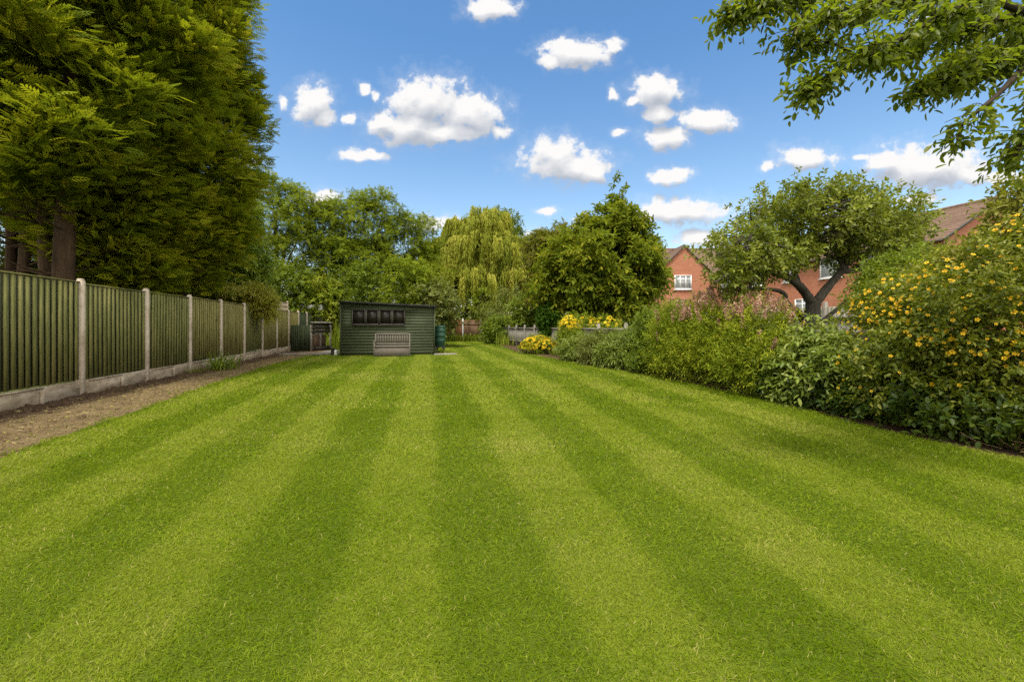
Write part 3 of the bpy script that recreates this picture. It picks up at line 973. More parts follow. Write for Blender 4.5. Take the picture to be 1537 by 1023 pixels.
house_window(h1, (-.12, -.03, 5.33), 'x', 1.56, 1.3, -1, 3)
bay = MB().box((-.6, -.3, 1.0), (1.7, .6, 2.0)).build('bay', M['brick'], h1)
MB().box((-.6, -.32, 3.55), (1.85, .75, .12), bev=.03).build('bay_roof', M['lead'], h1)
house_window(h1, (-.6, -.55, 2.75), 'x', 1.7, 1.5, -1, 3)
house_window(h1, (4.6, .97, 5.2), 'x', 1.5, 1.25, -1, 3)

# a bit of a brick outhouse behind the conifers
ob = empty('brick_outhouse', (-18.6, 14.5, 0), .2)
tag(ob, 'small brick outhouse with pale roof edge glimpsed behind the conifer trunks', 'outhouse')
MB().box((0, 1.4, 1.55), (3.2, 2.6, 3.1)).build('wall', M['brick'], ob)
MB().box((0, 1.3, 3.2), (3.6, 3.1, .18), bev=.03).build('roof', M['lead'], ob)

# ---------------------------------------------------------------- trees and shrubs
def blob_px(px, py, Y, rpx, rpy, ry=None):
    c = at(px, py, Y)
    rx, rz = rpx / F * Y, rpy / F * Y
    return (c[0], c[1], c[2], rx, ry if ry else rx, rz)


def plant(name, label, cat, base, blobs, leaf, n, rng_seed, tmpl=LEAF4, tl=.35, nl=6, L=.12, W=.08, bark='bark', trunk=None, limbs=True,
          up=.35, wild=.55, droop=.15, clump=.35, per=14, fill=.3, group=None, crown='crown', nup=.8, low=-1.0, tvar=.35, amp=.13, tbias=0.0, stems=0, extra=None, spread=.9, shell=.1, keep=None):
    """a tree (trunk + crown) or a shrub (stems + foliage) at base; blobs are world ellipsoids"""
    rng = np.random.default_rng(rng_seed)
    base = np.asarray(base, float)
    root = empty(name, base)
    tag(root, label, cat, group)
    B = np.array(blobs, float); B[:, :3] -= base
    P, D, ct = twig_field(B, n, rng, clump, per, fill, low=low, amp=amp, shell=shell, keep=keep)
    gs = leaves_on(P, D, ct, rng, tl, nl, tmpl, L, W, up, wild, droop, nup, spread, tvar, tbias)
    if extra: gs += extra(rng, base)
    link(crown, make_mesh(crown, gs, LM[leaf]), root)
    if trunk:
        r0, h0 = trunk
        m = MB()
        ctr = B[:, :3].mean(0)
        top = np.array([ctr[0] * .5, ctr[1] * .5, h0])
        m.tube(curve([(0, 0, -.1), (top[0] * .3 + .05, top[1] * .3, h0 * .5), top], 6), np.linspace(r0, r0 * .7, 13), 9, wob=.06)
        if limbs:
            for b in B:
                tgt = b[:3] + np.array([0, 0, b[5] * .3])
                midp = (top + tgt) / 2 + np.array([0, 0, .1 * np.linalg.norm(tgt - top)]) + rng.normal(0, .08, 3)
                pth = curve([top * .97, midp, tgt], 5)
                m.tube(pth, np.linspace(r0 * .55, r0 * .1, len(pth)), 6, wob=.08)
        m.build('trunk', M[bark], root)
    for k in range(stems):
        b = B[rng.integers(len(B))]
        a = rng.uniform(0, 6.28)
        p0 = np.array([.12 * math.cos(a), .12 * math.sin(a), -.03])
        tgt = b[:3] + rng.normal(0, .25, 3) * b[3:]
        MB().tube(curve([p0, (p0 + tgt) / 2 + [0, 0, .1], tgt], 5), np.linspace(.018, .006, 11), 6).build('stem', M['twig'], root)
    return root


G_CON = 'tall conifers behind the green fence'


def conifer(label, base, r, zlo, ztop, n, seed, trunks, leaf='cypress', low_fn=None, blobs=None, tb=0.0, taper=0.0):
    rng = np.random.default_rng(seed)
    base = np.asarray(base, float)
    root = empty('conifer_tree', base); tag(root, label, 'tree', G_CON)
    # crown: bulging column, wider at mid height
    K = int(n / 26)
    th = rng.uniform(0, 2 * pi, K); zz = rng.uniform(0, 1, K)
    zlow = zlo if low_fn is None else low_fn(th)
    z = zlow + (ztop - zlow) * zz
    prof = r * (.80 + .25 * np.sin(np.clip(zz * 1.15 + .1, 0, 1) * pi) ** .8) * np.where(zz < .08, .75 + zz * 3, 1)
    rr = prof * (1 + .12 * np.sin(th * 3 + z * 1.1 + seed) + .13 * np.sin(th * 7 - z * 2.3) + .11 * np.sin(z * 3.3 + th * 2) + .05 * np.sin(z * 7 + th * 11)) * (1 - np.abs(rng.normal(0, .09, K)))
    inner = rng.random(K) < .16
    rr = np.where(inner, rr * rng.uniform(.4, .85, K), rr)
    rr = rr + np.where(rng.random(K) < .12, rng.uniform(.1, .5, K), 0)
    if taper: rr = rr * np.clip(.50 + .5 * (z - zlo) / taper, .5, 1)
    C = np.c_[rr * np.cos(th), rr * np.sin(th), z]
    # keep most of what faces the garden
    tov = -base[:2] / np.linalg.norm(base[:2])
    face = np.c_[np.cos(th), np.sin(th)] @ tov
    ok = rng.random(K) < np.where(face > -.35, 1, .4)
    C, th, inner = C[ok], th[ok], inner[ok]
    K = len(C)
    ci = rng.integers(0, K, n)
    D = np.c_[np.cos(th), np.sin(th), np.zeros(K)][ci]
    side = np.c_[-np.sin(th), np.cos(th), np.zeros(K)][ci]
    # every clump is a fan of sprays on a drooping bough whose tip rises
    t = rng.uniform(-.75, .35, n)
    o1 = rng.normal(0, .27, n); o2 = rng.normal(0, .13, n)
    P = C[ci] + D * (t * .75)[:, None] + side * o1[:, None]
    P[:, 2] += o2 + .10 * t - .25 * np.abs(o1)
    u = unit(D * rng.uniform(.5, 1.1, n)[:, None] + side * (o1 * 2.2 + rng.normal(0, .35, n))[:, None] + np.array([0, 0, .18]) + rng.normal(0, .22, (n, 3)))
    nn = np.array([0, 0, .8]) + rng.normal(0, .55, (n, 3)) + D * .35
    ct = rng.uniform(0, 1, K)[ci]
    tint = np.clip(.42 + tb + (ct - .5) * .6 + rng.normal(0, .13, n) + .3 * t, 0, 1)
    s = rng.uniform(.65, 1.2, n)
    gs = [place(SPRAY, P, u, nn, .33 * s, .25 * s, tint)]
    # feathery leaders poking out of the outline
    link('crown', make_mesh('crown', gs, LM[leaf]), root)
    for (dx, dy, r0, hh, lean) in trunks:
        m = MB()
        pts = [(dx, dy, -.1), (dx + lean * .3, dy, hh * .35), (dx + lean * .7, dy + .05, hh * .7), (dx + lean, dy, hh)]
        pth = curve(pts, 6)
        m.tube(pth, np.linspace(r0 * 1.15, r0 * .45, len(pth)), 12, wob=.09)
        for k in range(44):                                       # dead side branches low on the trunk
            zb = rng.uniform(1.3, min(hh, 6.5)); f = zb / hh
            a = rng.uniform(0, 6.28); l = rng.uniform(.6, 1.9)
            p0 = np.array([dx + lean * f, dy, zb]); d_ = np.array([math.cos(a), math.sin(a), 0])
            pth = curve([p0, p0 + d_ * l * .5 + [0, 0, .12 * l], p0 + d_ * l + [0, 0, rng.uniform(-.1, .35) * l]], 4)
            m.tube(pth, np.linspace(.03, .006, len(pth)), 5)
        m.build('trunk', M['bark_red'], root)
    return root


conifer('tall conifer whose foliage reaches down to the fence, at the sky side of the row', (-10.5, 13.5, 0), 2.0, 2.5, 12.6, 34000, 41, [(0, 0, .22, 9, .2)], tb=.05, taper=3.2)
conifer('tall conifer with thick bare trunk just behind the first fence post', (-10.3, 9.9, 0), 2.25, 0, 11.5, 30000, 42, [(.0, 0, .2, 9, .25), (-.55, .3, .13, 8, -.5)],
        low_fn=lambda th: 4.3 + .7 * np.sin(th * 2 + 1) + np.where(np.sin(th) > .55, -.9, .2))
conifer('tall conifer with twin slim trunks, outermost of the conifer row', (-12.6, 11.0, 0), 2.3, 0, 12.0, 17000, 43, [(.12, 0, .13, 8, .3), (-.18, .1, .12, 8, -.2)],
        low_fn=lambda th: 4.9 + .6 * np.sin(th * 2))
conifer('shaded conifer filling the gap behind the bare conifer trunks', (-14.2, 15.2, 0), 2.9, .6, 10, 8000, 44, [(0, 0, .25, 8, 0)], leaf='cypress_shaded')
conifer('shaded conifer set back behind the conifer row, nearest the outhouse', (-17.2, 15.0, 0), 3.1, .4, 11, 17000, 46, [(0, 0, .25, 8, 0)], leaf='cypress_shaded')
conifer('yellowish conifer bough mass low over the fence at the foot of the tallest conifer', (-10.6, 11.9, 0), 1.75, 2.3, 6.0, 12000, 45, [(0, 0, .15, 5, 0)], tb=.12, taper=2.0)

# glossy shrub tree past the conifers
plant('evergreen_tree', 'glossy leaved tree between the tall conifers and the fence shrub', 'tree', (-11.4, 18.2, 0),
      [blob_px(350, 395, 18, 48, 55, 1.5), blob_px(352, 330, 18.6, 36, 50, 1.2), blob_px(320, 420, 17.5, 50, 32, 1.2), blob_px(372, 425, 18.2, 32, 30, 1.0)],
      'laurel', 3600, 51, LEAF6, .34, 7, .13, .075, trunk=(.13, 2.0), clump=.22, fill=.3, droop=.35)
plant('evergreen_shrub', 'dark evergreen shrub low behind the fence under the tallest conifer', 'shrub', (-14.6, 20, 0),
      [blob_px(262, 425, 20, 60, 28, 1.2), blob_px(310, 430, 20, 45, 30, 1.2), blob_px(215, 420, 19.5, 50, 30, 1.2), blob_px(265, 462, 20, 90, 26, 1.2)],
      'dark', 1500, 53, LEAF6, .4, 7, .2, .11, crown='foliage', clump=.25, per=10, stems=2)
# yellowish shrub spilling over the fence
plant('fence_shrub', 'yellowish leafy shrub spilling over the top of the green fence', 'shrub', (-10.25, 16.6, 0),
      [blob_px(388, 450, 16.6, 22, 22, .55), blob_px(372, 440, 16.9, 20, 14, .5), blob_px(400, 462, 16.4, 13, 20, .4), blob_px(340, 438, 16.0, 26, 9, .35)],
      'golden', 1700, 52, LEAF6, .22, 7, .085, .04, crown='foliage', clump=.13, stems=3, droop=.35, per=10)
G_BG = 'trees behind the shed'
asht = dict(tmpl=PIN, nl=4, L=.36, W=.36, group=G_BG, clump=.32, per=9, fill=.14, droop=.3, wild=.6)
plant('ash_tree', 'tallest feathery ash tree behind the fence, next to the conifers', 'tree', at(415, 0, 30)[:2].tolist() + [0],
      [blob_px(412, 335, 30, 50, 60, 2.6), blob_px(405, 290, 30, 30, 26, 1.6), blob_px(440, 310, 30.5, 30, 28, 1.6), blob_px(395, 370, 30, 45, 50, 2.2), blob_px(445, 380, 31, 50, 50, 2.2)],
      'ash', 2000, 61, trunk=(.22, 4.0), **{**asht, 'tl': .7})
plant('ash_tree', 'narrow ash tree in the dip between two taller ash trees', 'tree', at(500, 0, 32)[:2].tolist() + [0],
      [blob_px(498, 350, 32, 34, 46, 1.8), blob_px(500, 320, 32, 20, 18, 1.1), blob_px(510, 400, 32, 48, 44, 2.3)],
      'ash', 1400, 62, trunk=(.18, 4.0), **{**asht, 'tl': .7})
plant('ash_tree', 'broad ash tree directly behind the shed roof', 'tree', at(555, 0, 33)[:2].tolist() + [0],
      [blob_px(552, 345, 33, 40, 46, 2.1), blob_px(545, 312, 33, 26, 20, 1.3), blob_px(575, 318, 33, 28, 26, 1.3), blob_px(555, 400, 33, 55, 48, 2.5)],
      'ash', 1800, 63, trunk=(.2, 4.0), **{**asht, 'tl': .7})
plant('ash_tree', 'lower spreading ash tree touching the willow', 'tree', at(615, 0, 34)[:2].tolist() + [0],
      [blob_px(605, 365, 34, 40, 38, 2.0), blob_px(630, 352, 34, 30, 22, 1.5), blob_px(612, 345, 34, 20, 14, 1.2), blob_px(615, 410, 34, 48, 45, 2.4)],
      'ash', 1650, 64, trunk=(.18, 3.5), **{**asht, 'tl': .7})
G_SH = 'shrubs massed behind the shed'
for (px, py, Y, rx, rz, leaf, label, n) in (
        (475, 440, 28, 42, 24, 'lime', 'lime green spreading shrub behind the compost bay', 1300),
        (430, 430, 27, 42, 40, 'mid', 'dark green shrub behind the white roofed outbuilding', 1300),
        (540, 430, 29, 40, 32, 'mid', 'mid green shrub directly above the shed roof', 1200),
        (620, 425, 27, 36, 42, 'ash', 'bright green shrub over the low end of the shed roof', 1300),
        (655, 452, 26, 28, 30, 'greygreen', 'grey green shrub beside the water butt', 900)):
    plant('garden_shrub', label, 'shrub', [(px - CX) / F * Y, Y, 0],
          [blob_px(px, py, Y, rx, rz, 1.5), blob_px(px + rx * .3, py + rz * .8, Y, rx * .9, rz * .9, 1.5), blob_px(px - rx * .35, py + rz * .9, Y, rx * .8, rz * .8, 1.3)],
          leaf, n, int(px), LEAF4, .5, 7, .2, .11, crown='foliage', clump=.3, per=10, group=G_SH, stems=2, droop=.4)

# willow
def willow():
    rng = np.random.default_rng(77)
    Y = 42.0
    base = np.array([(715 - CX) / F * Y, Y, 0])
    root = empty('willow_tree', base)
    tag(root, 'weeping willow with long yellow green hanging strands beyond the lawn', 'tree')
    tiers = [blob_px(676, 400, Y - .5, 36, 42, 2.6), blob_px(768, 410, Y - .5, 30, 36, 2.4), blob_px(720, 372, Y, 66, 42, 3.6), blob_px(715, 340, Y, 42, 30, 2.6), blob_px(690, 395, Y, 45, 38, 3.2), blob_px(752, 398, Y, 36, 40, 2.8), blob_px(664, 385, Y, 26, 35, 2.0), blob_px(705, 420, Y - 1.5, 58, 34, 3.0), blob_px(735, 328, Y, 26, 18, 2.0)]
    B = np.array(tiers); B[:, :3] -= base
    gs = []
    ns = 6500
    bi = rng.choice(len(B), ns, p=(B[:, 3] * B[:, 4]) / (B[:, 3] * B[:, 4]).sum())
    # strands gather in hanging bundles
    nb = 520
    bb = rng.choice(len(B), nb, p=(B[:, 3] * B[:, 4]) / (B[:, 3] * B[:, 4]).sum())
    d = unit(np.c_[rng.normal(size=(nb, 2)), np.abs(rng.normal(.3, .5, nb)) - .1])
    C = B[bb, :3] + d * B[bb, 3:] * rng.uniform(.75, 1.03, nb)[:, None]
    ct = rng.uniform(0, 1, nb)
    bi = rng.integers(0, nb, ns)
    P0 = C[bi] + rng.normal(0, .17, (ns, 3)) * [1, 1, .6]
    out = d[bi] * [1, 1, 0]
    ln = rng.uniform(1.0, 2.9, nb)[bi] * rng.uniform(.6, 1.15, ns)
    ln = np.minimum(ln, P0[:, 2] - 1.2)
    seg = 16
    for j in range(seg):
        t = (j + .5) / seg
        p = P0 + out * (np.sqrt(t) * .55)[..., None] if np.ndim(t) else P0 + out * (math.sqrt(t) * .55)
        p = p.copy(); p[:, 2] += .25 * math.sin(min(1, t * 3) * pi / 2) * .6 - ln * t
        p += rng.normal(0, .035, (ns, 3))
        for q in range(2):
            u = unit(np.c_[rng.normal(0, .2, (ns, 2)), np.full(ns, -1.0)] + out * (.7 * (1 - t) ** 2))
            nn = rng.normal(size=(ns, 3)) + out
            tint = np.clip(.42 + (ct[bi] - .5) * .6 + rng.normal(0, .09, ns) + .2 * (1 - t), 0, 1)  # strand tops tinted brighter, a painted highlight on each bundle
            s = rng.uniform(.7, 1.3, ns)
            gs.append(place(LEAF4, p, u, nn, .36 * s, .065 * s, tint))
    P, D, c2 = twig_field(B, 2200, rng, .35, 12, .6)
    gs += leaves_on(P, D, c2, rng, .5, 6, LEAF4, .22, .07, .0, .5, .9, .6, tbias=-.2)
    link('crown', make_mesh('crown', gs, LM['willow']), root)
    m = MB()
    m.tube(curve([(0, 0, -.1), (.1, 0, 2.5), (-.1, 0, 4.5)], 5), np.linspace(.5, .38, 11), 10, wob=.06)
    for b in B:
        pth = curve([(-.1, 0, 4.3), b[:3] * .6 + np.array([0, 0, 2.2]), b[:3] + [0, 0, b[5] * .5]], 5)
        m.tube(pth, np.linspace(.22, .05, len(pth)), 6)
    m.build('trunk', M['bark'], root)


willow()
plant('broadleaf_tree', 'round topped green tree showing behind the crown of the willow', 'tree', [(760 - CX) / F * 48, 48, 0],
      [blob_px(757, 350, 48, 30, 34, 2.2), blob_px(772, 385, 48, 26, 40, 2.0), blob_px(745, 335, 48, 22, 20, 1.6)],
      'mid', 1500, 78, LEAF4, .6, 7, .25, .15, trunk=(.25, 4), clump=.35, per=10)

# shrubs in front of the willow
G_W = 'shrubs massed at the far end of the lawn'
for (px, py, Y, rx, rz, leaf, label, n, kw) in (
        (688, 462, 39, 40, 26, 'greygreen', 'silvery green shrub under the willow, above the white fence post', 1100, {}),
        (725, 455, 38.5, 32, 32, 'weeds', 'bright green shrub hanging over the back fence', 1100, {}),
        (762, 462, 36, 34, 34, 'greygreen', 'arching grey green shrub between the willow and the clipped conifer', 1300, dict(tl=1.0, droop=.9, L=.2, W=.06)),
        (775, 432, 40, 18, 14, 'purple', 'purple tinged shrub top between the willow and the dark tree', 500, {}),
        (798, 462, 30, 26, 34, 'mid', 'dark green shrub filling the gap beside the clipped conifer', 1100, {}),
        (748, 494, 31, 16, 18, 'mid', 'dark green shrub at the far end of the low grey fence', 600, {}),
        (768, 488, 33, 24, 10, 'lime', 'low lime green shrub behind the low grey fence end', 600, {})):
    k_ = dict(tl=.5, droop=.5, L=.2, W=.1); k_.update(kw)
    plant('border_shrub', label, 'shrub', [(px - CX) / F * Y, Y, 0],
          [blob_px(px, py, Y, rx, rz, 1.4), blob_px(px + rx * .3, py + rz * .7, Y, rx * .8, rz * .8, 1.3), blob_px(px - rx * .4, py + rz * .6, Y, rx * .7, rz * .9, 1.3)],
          leaf, n, int(px) + 1, LEAF4, nl=7, crown='foliage', clump=.25, per=9, group=G_W, stems=1, **k_)

# clipped little conifer
plant('dwarf_conifer', 'small dark clipped conifer with a rounded outline behind the low grey fence', 'conifer', at(825, 0, 21.3)[:2].tolist() + [0],
      [blob_px(826, 470, 21.3, 18, 25, .6), blob_px(820, 456, 21.3, 11, 14, .4), blob_px(828, 492, 21.3, 17, 14, .55)],
      'thuja', 3600, 81, SPRAYS, .12, 2, .16, .14, crown='foliage', clump=.1, amp=.06, per=20, trunk=(.06, 1.0), bark='bark')

# the big dark tree with drooping compound leaves and its spire
plant('big_tree', 'large dark green tree with drooping leaf clusters and a pointed spire', 'tree', at(905, 0, 22)[:2].tolist() + [0],
      [blob_px(905, 385, 22, 78, 62, 2.6), blob_px(922, 345, 22, 46, 36, 1.7), blob_px(931, 314, 22, 13, 20, .5), blob_px(931, 288, 22, 4, 16, .15), blob_px(860, 420, 21.5, 58, 46, 2.0), blob_px(942, 405, 21.7, 40, 56, 1.8), blob_px(888, 358, 22, 36, 28, 1.4), blob_px(952, 362, 22, 30, 32, 1.3),
       blob_px(905, 445, 21.3, 66, 34, 2.0), blob_px(846, 432, 22.8, 34, 28, 1.2), blob_px(955, 440, 21.5, 24, 36, 1.1)],
      'sumac', 4600, 82, LEAF6, .5, 8, .25, .12, trunk=(.2, 2.0), bark='bark', clump=.3, per=10, droop=.55, up=.25, fill=.3, wild=.5, nup=1.0, amp=.16)
plant('ochre_tree', 'yellowish brown tinted tree tucked behind the big dark tree', 'tree', at(832, 0, 27)[:2].tolist() + [0],
      [blob_px(832, 385, 27, 38, 38, 1.6), blob_px(845, 362, 27, 30, 20, 1.2), blob_px(815, 375, 27, 24, 24, 1.1), blob_px(826, 430, 27, 34, 30, 1.5)],
      'ochre', 2000, 83, PIN2, .4, 4, .32, .3, trunk=(.16, 2.5), clump=.28, per=10, droop=.4)

# ---------------------------------------------------------------- apple tree
def apple():
    rng = np.random.default_rng(91)
    Y = 9.5
    base = at(1219, 0, Y); base[2] = 0
    root = empty('apple_tree', base)
    tag(root, 'old spreading fruit tree with a forked dark trunk in front of the brick house', 'tree')
    def q(px, py, dy=0): return at(px, py, Y + dy) - base
    m = MB()
    def limb(pts, r0, r1, s=9):
        pth = curve(pts, 6); m.tube(pth, np.linspace(r0, r1, len(pth)), s, wob=.07); return pth
    limb([q(1216, 575), q(1217, 520), q(1219, 480), q(1221, 452)], .2, .14, 12)
    ends = []
    ends.append(limb([q(1221, 458), q(1206, 436, -.1), q(1190, 421, -.25), q(1166, 410, -.4), q(1135, 402, -.6), q(1100, 408, -.8), q(1072, 425, -.9)], .105, .022))
    ends.append(limb([q(1219, 462), q(1240, 434, .1), q(1256, 415, .2), q(1266, 402, .2), q(1258, 388, .2), q(1238, 380, .1), q(1220, 350, .1)], .1, .025))
    ends.append(limb([q(1262, 406, .2), q(1290, 404, .3), q(1320, 385, .4), q(1350, 360, .5)], .08, .02))
    ends.append(limb([q(1212, 492), q(1200, 470, -.4), q(1181, 455, -.6), q(1176, 440, -.7), q(1155, 434, -.8), q(1108, 432, -1.0)], .085, .02))
    ends.append(limb([q(1222, 500), q(1240, 478, .3), q(1258, 462, .5), q(1275, 445, .6)], .075, .02))
    ends.append(limb([q(1176, 414, -.3), q(1150, 385, 0), q(1130, 340, .3)], .06, .015))
    ends.append(limb([q(1200, 432, 0), q(1190, 390, .5), q(1195, 330, .9)], .07, .015))
    ends.append(limb([q(1268, 402, .2), q(1280, 360, .6), q(1300, 310, .9)], .07, .015))
    ends.append(limb([q(1240, 382, .1), q(1225, 340, -.4), q(1240, 300, -.6)], .05, .012))
    ends.append(limb([q(1135, 402, -.6), q(1122, 380, -1.0), q(1100, 350, -1.1)], .04, .012))
    blobs = [blob_px(1122, 382, Y - .5, 54, 42, 1.0), blob_px(1160, 336, Y, 54, 40, 1.2), blob_px(1225, 338, Y + .1, 74, 40, 1.4), blob_px(1298, 330, Y + .3, 56, 36, 1.2), blob_px(1342, 350, Y + .4, 38, 34, .8), blob_px(1364, 338, Y + .5, 20, 18, .5),
             blob_px(1102, 422, Y - .8, 28, 28, .7), blob_px(1170, 380, Y - .4, 50, 26, .8), blob_px(1290, 375, Y + .2, 55, 22, .9), blob_px(1240, 312, Y, 70, 24, 1.0), blob_px(1296, 283, Y, 9, 20, .2), blob_px(1098, 330, Y - .3, 12, 10, .3), blob_px(1338, 298, Y + .3, 10, 18, .2)]
    B = np.array(blobs); B[:, :3] -= base
    P, D, ct = twig_field(B, 3500, rng, .16, 9, .34, amp=.22)
    gs = leaves_on(P, D, ct, rng, .26, 8, LEAF6, .085, .052, .35, .6, .15, .8)
    link('crown', make_mesh('crown', gs, LM['apple']), root)
    # fine twigs reaching into the leaf clumps
    allp = np.vstack(ends)
    sel = rng.choice(len(P), 260, replace=False)
    for i in sel:
        j = np.argmin(np.linalg.norm(allp - P[i], axis=1) + rng.uniform(0, .3, len(allp)))
        a, b = allp[j], P[i]
        pth = curve([a, (a + b) / 2 + rng.normal(0, .06, 3), b], 4)
        m.tube(pth, np.linspace(.016, .004, len(pth)), 5)
    m.build('trunk', M['bark_grey'], root)


apple()

# ---------------------------------------------------------------- the tree overhanging from the side
def cherry():
    rng = np.random.default_rng(95)
    base = np.array([5.6, 2.3, 0])
    root = empty('overhanging_tree', base)
    tag(root, 'leafy tree leaning in from outside the picture, its branches hanging against the sky', 'tree')
    def q(px, py, Y): return at(px, py, Y) - base
    m = MB()
    def limb(pts, r0, r1, s=7):
        pth = curve(pts, 7); m.tube(pth, np.linspace(r0, r1, len(pth)), s, wob=.05); return pth
    fork = np.array([-.1, .1, 2.6])
    m.tube(curve([(0, 0, -.1), (.05, 0, 1.3), fork], 6), np.linspace(.2, .15, 13), 10, wob=.06)
    lim = []
    lim.append(limb([fork, q(1640, -20, 3.0), q(1537, 18, 3.1), q(1440, 48, 3.15), q(1370, 70, 3.1), q(1310, 88, 3.05), q(1250, 112, 3.0), q(1205, 138, 2.95)], .03, .005))
    lim.append(limb([fork, q(1650, 60, 2.8), q(1537, 85, 2.9), q(1480, 98, 2.95), q(1430, 115, 2.95), q(1385, 128, 2.9)], .028, .004))
    lim.append(limb([fork, q(1620, -160, 3.1), q(1480, -90, 3.2), q(1330, -45, 3.2), q(1220, -12, 3.15), q(1150, 5, 3.1), q(1090, 22, 3.05)], .03, .004))
    lim.append(limb([fork, q(1620, 120, 2.7), q(1570, 160, 2.75), q(1545, 200, 2.8), q(1522, 235, 2.8)], .02, .003))
    lim.append(limb([q(1440, 60, 3.15), q(1400, 20, 3.4), q(1340, 0, 3.5), q(1280, 15, 3.5)], .025, .004))
    lim.append(limb([q(1537, 100, 2.9), q(1500, 140, 2.8), q(1470, 165, 2.75), q(1447, 185, 2.75), q(1435, 210, 2.75)], .02, .003))
    lim.append(limb([q(1537, 18, 3.1), q(1480, 0, 2.8), q(1420, 20, 2.7), q(1350, 60, 2.7), q(1300, 70, 2.7)], .025, .004))
    lim.append(limb([fork, q(1640, 0, 3.4), q(1540, 60, 3.6), q(1480, 80, 3.7), q(1420, 100, 3.7)], .03, .004))
    lim.append(limb([q(1310, 105, 3.05), q(1270, 75, 3.1), q(1225, 60, 3.1), q(1190, 75, 3.1)], .014, .003))
    lim.append(limb([q(1220, -12, 3.15), q(1205, 20, 3.1), q(1190, 50, 3.05)], .012, .003))
    lim.append(limb([q(1480, -90, 3.2), q(1440, -30, 3.0), q(1390, -5, 2.95), q(1300, 10, 2.9), q(1230, 30, 2.9)], .02, .003))
    lim.append(limb([fork, q(1660, 40, 3.0), q(1580, 70, 3.3), q(1520, 40, 3.3), q(1450, 10, 3.3)], .03, .004))
    # side shoots
    P, D, ct = [], [], []
    for pth in lim:
        n = len(pth)
        seg = np.linalg.norm(np.diff(pth, axis=0), axis=1).sum()
        thin = .45 if pth is lim[3] or pth is lim[5] else 1.0
        for k in range(int(seg * 50 * thin)):
            i = int(rng.uniform(.12, 1) ** .8 * (n - 1))
            t = pth[min(i + 1, n - 1)] - pth[max(i - 1, 0)]; t /= np.linalg.norm(t)
            d = unit(t * .8 + rng.normal(0, .55, 3) + np.array([0, 0, -.05]))
            l = rng.uniform(.04, .18)
            p1 = pth[i] + d * l
            m.tube(curve([pth[i], pth[i] + d * l * .5 + [0, 0, .01], p1], 3), np.linspace(.0035, .0014, 7), 4)
            for s_ in np.linspace(.15, 1, 3):
                P.append(pth[i] + d * l * s_); D.append(d); ct.append(rng.random())
        for k in range(3):
            P.append(pth[-1]); D.append(unit(pth[-1] - pth[-3])); ct.append(rng.random())
    P, D, ct = np.array(P), np.array(D), np.array(ct)
    gs = leaves_on(P, D, ct, rng, .07, 3, LEAF6, .058, .03, -.1, .5, .45, .9, spread=.9)
    link('crown', make_mesh('crown', gs, LM['cherry']), root)
    m.build('trunk', M['bark_dark'], root)


cherry()

# ---------------------------------------------------------------- the border on the right
def petal_flower(r=.04, n=5):
    V, Q = [], []
    for k in range(n):
        a = 2 * pi * k / n
        i = len(V)
        e, s = (math.cos(a), math.sin(a)), (-math.sin(a), math.cos(a))
        for (l, w, z) in ((.12, 0, 0), (.6, -.42, .22), (1.02, -.12, .2), (1.02, .12, .2), (.6, .42, .22)):
            V.append((r * (e[0] * l + s[0] * w), r * (e[1] * l + s[1] * w), r * z))
        Q += [(i, i + 1, i + 2), (i, i + 2, i + 3), (i, i + 3, i + 4)]
    for k in range(14):
        a = k * 2.4; i = len(V); l = r * (.18 + .22 * (k % 3) / 2)
        V += [(math.cos(a) * r * .05, math.sin(a) * r * .05, 0), (math.cos(a + .3) * l, math.sin(a + .3) * l, r * .55), (math.cos(a - .1) * l, math.sin(a - .1) * l, r * .5)]
        Q.append((i, i + 1, i + 2))
    return np.array(V), np.array(Q)


def orient(o, d, roll=0.0):
    from mathutils import Vector
    q = Vector([float(v) for v in d]).to_track_quat('Z', 'Y')
    o.rotation_mode = 'QUATERNION'; o.rotation_quaternion = q


def add_flowers(root, P, D, size, mat, name, many, rng, face=(-.4, -.8, .4)):
    """up to 90 flowers as parts of their own, the rest as one mass"""
    P = P + D * .07
    V, Q = petal_flower(size)
    me = make_mesh(name, [(V, Q, np.random.default_rng(2).uniform(.2, 1, len(V)))], LM[mat])
    dist = np.linalg.norm(P + np.array(root.location)[None] - np.array([0, 0, H]), axis=1)
    order = np.argsort(dist)
    first, rest = order[:90], order[90:]
    base = None
    for i in first:
        o = link(name, me, root, P[i])
        d = unit(D[i] + np.array(face) * .8 + rng.normal(0, .35, 3)); orient(o, d)
        s = float(rng.choice([.45, .7, .9, 1.0, 1.25])); o.scale = (s, s, s)
    if len(rest):
        d = unit(D[rest] + np.array(face) * .8 + rng.normal(0, .35, (len(rest), 3)))
        ref = unit(np.cross(d, rng.normal(size=(len(rest), 3))))
        s = rng.uniform(.7, 1.2, len(rest))
        T = (np.c_[V[:, 0], V[:, 1], V[:, 2]], Q)
        g = place(T, P[rest], ref, d, s, s, rng.uniform(.2, 1, len(rest)))
        o = link(many, make_mesh(many, [g], LM[mat]), root)
        tag(o, kind='stuff')


def surf_points(blobs, base, n, rng, view=True, zmin=.3, xmax=None):
    B = np.array(blobs, float); B[:, :3] -= base
    w = (B[:, 3] * B[:, 4] * B[:, 5]) ** (2 / 3); w /= w.sum()
    P, D = [], []
    while len(P) < n:
        b = B[rng.choice(len(B), p=w)]
        d = unit(rng.normal(size=3))
        tov = -(b[:3] + base) * [1, 1, .2]; tov /= np.linalg.norm(tov)
        if d @ tov < -.05: continue
        p = b[:3] + d * b[3:] * rng.uniform(.93, 1.06)
        if p[2] < zmin: continue
        if any(np.linalg.norm((p - c[:3]) / c[3:]) < .8 for c in B): continue
        P.append(p); D.append(d)
    return np.array(P), np.array(D)


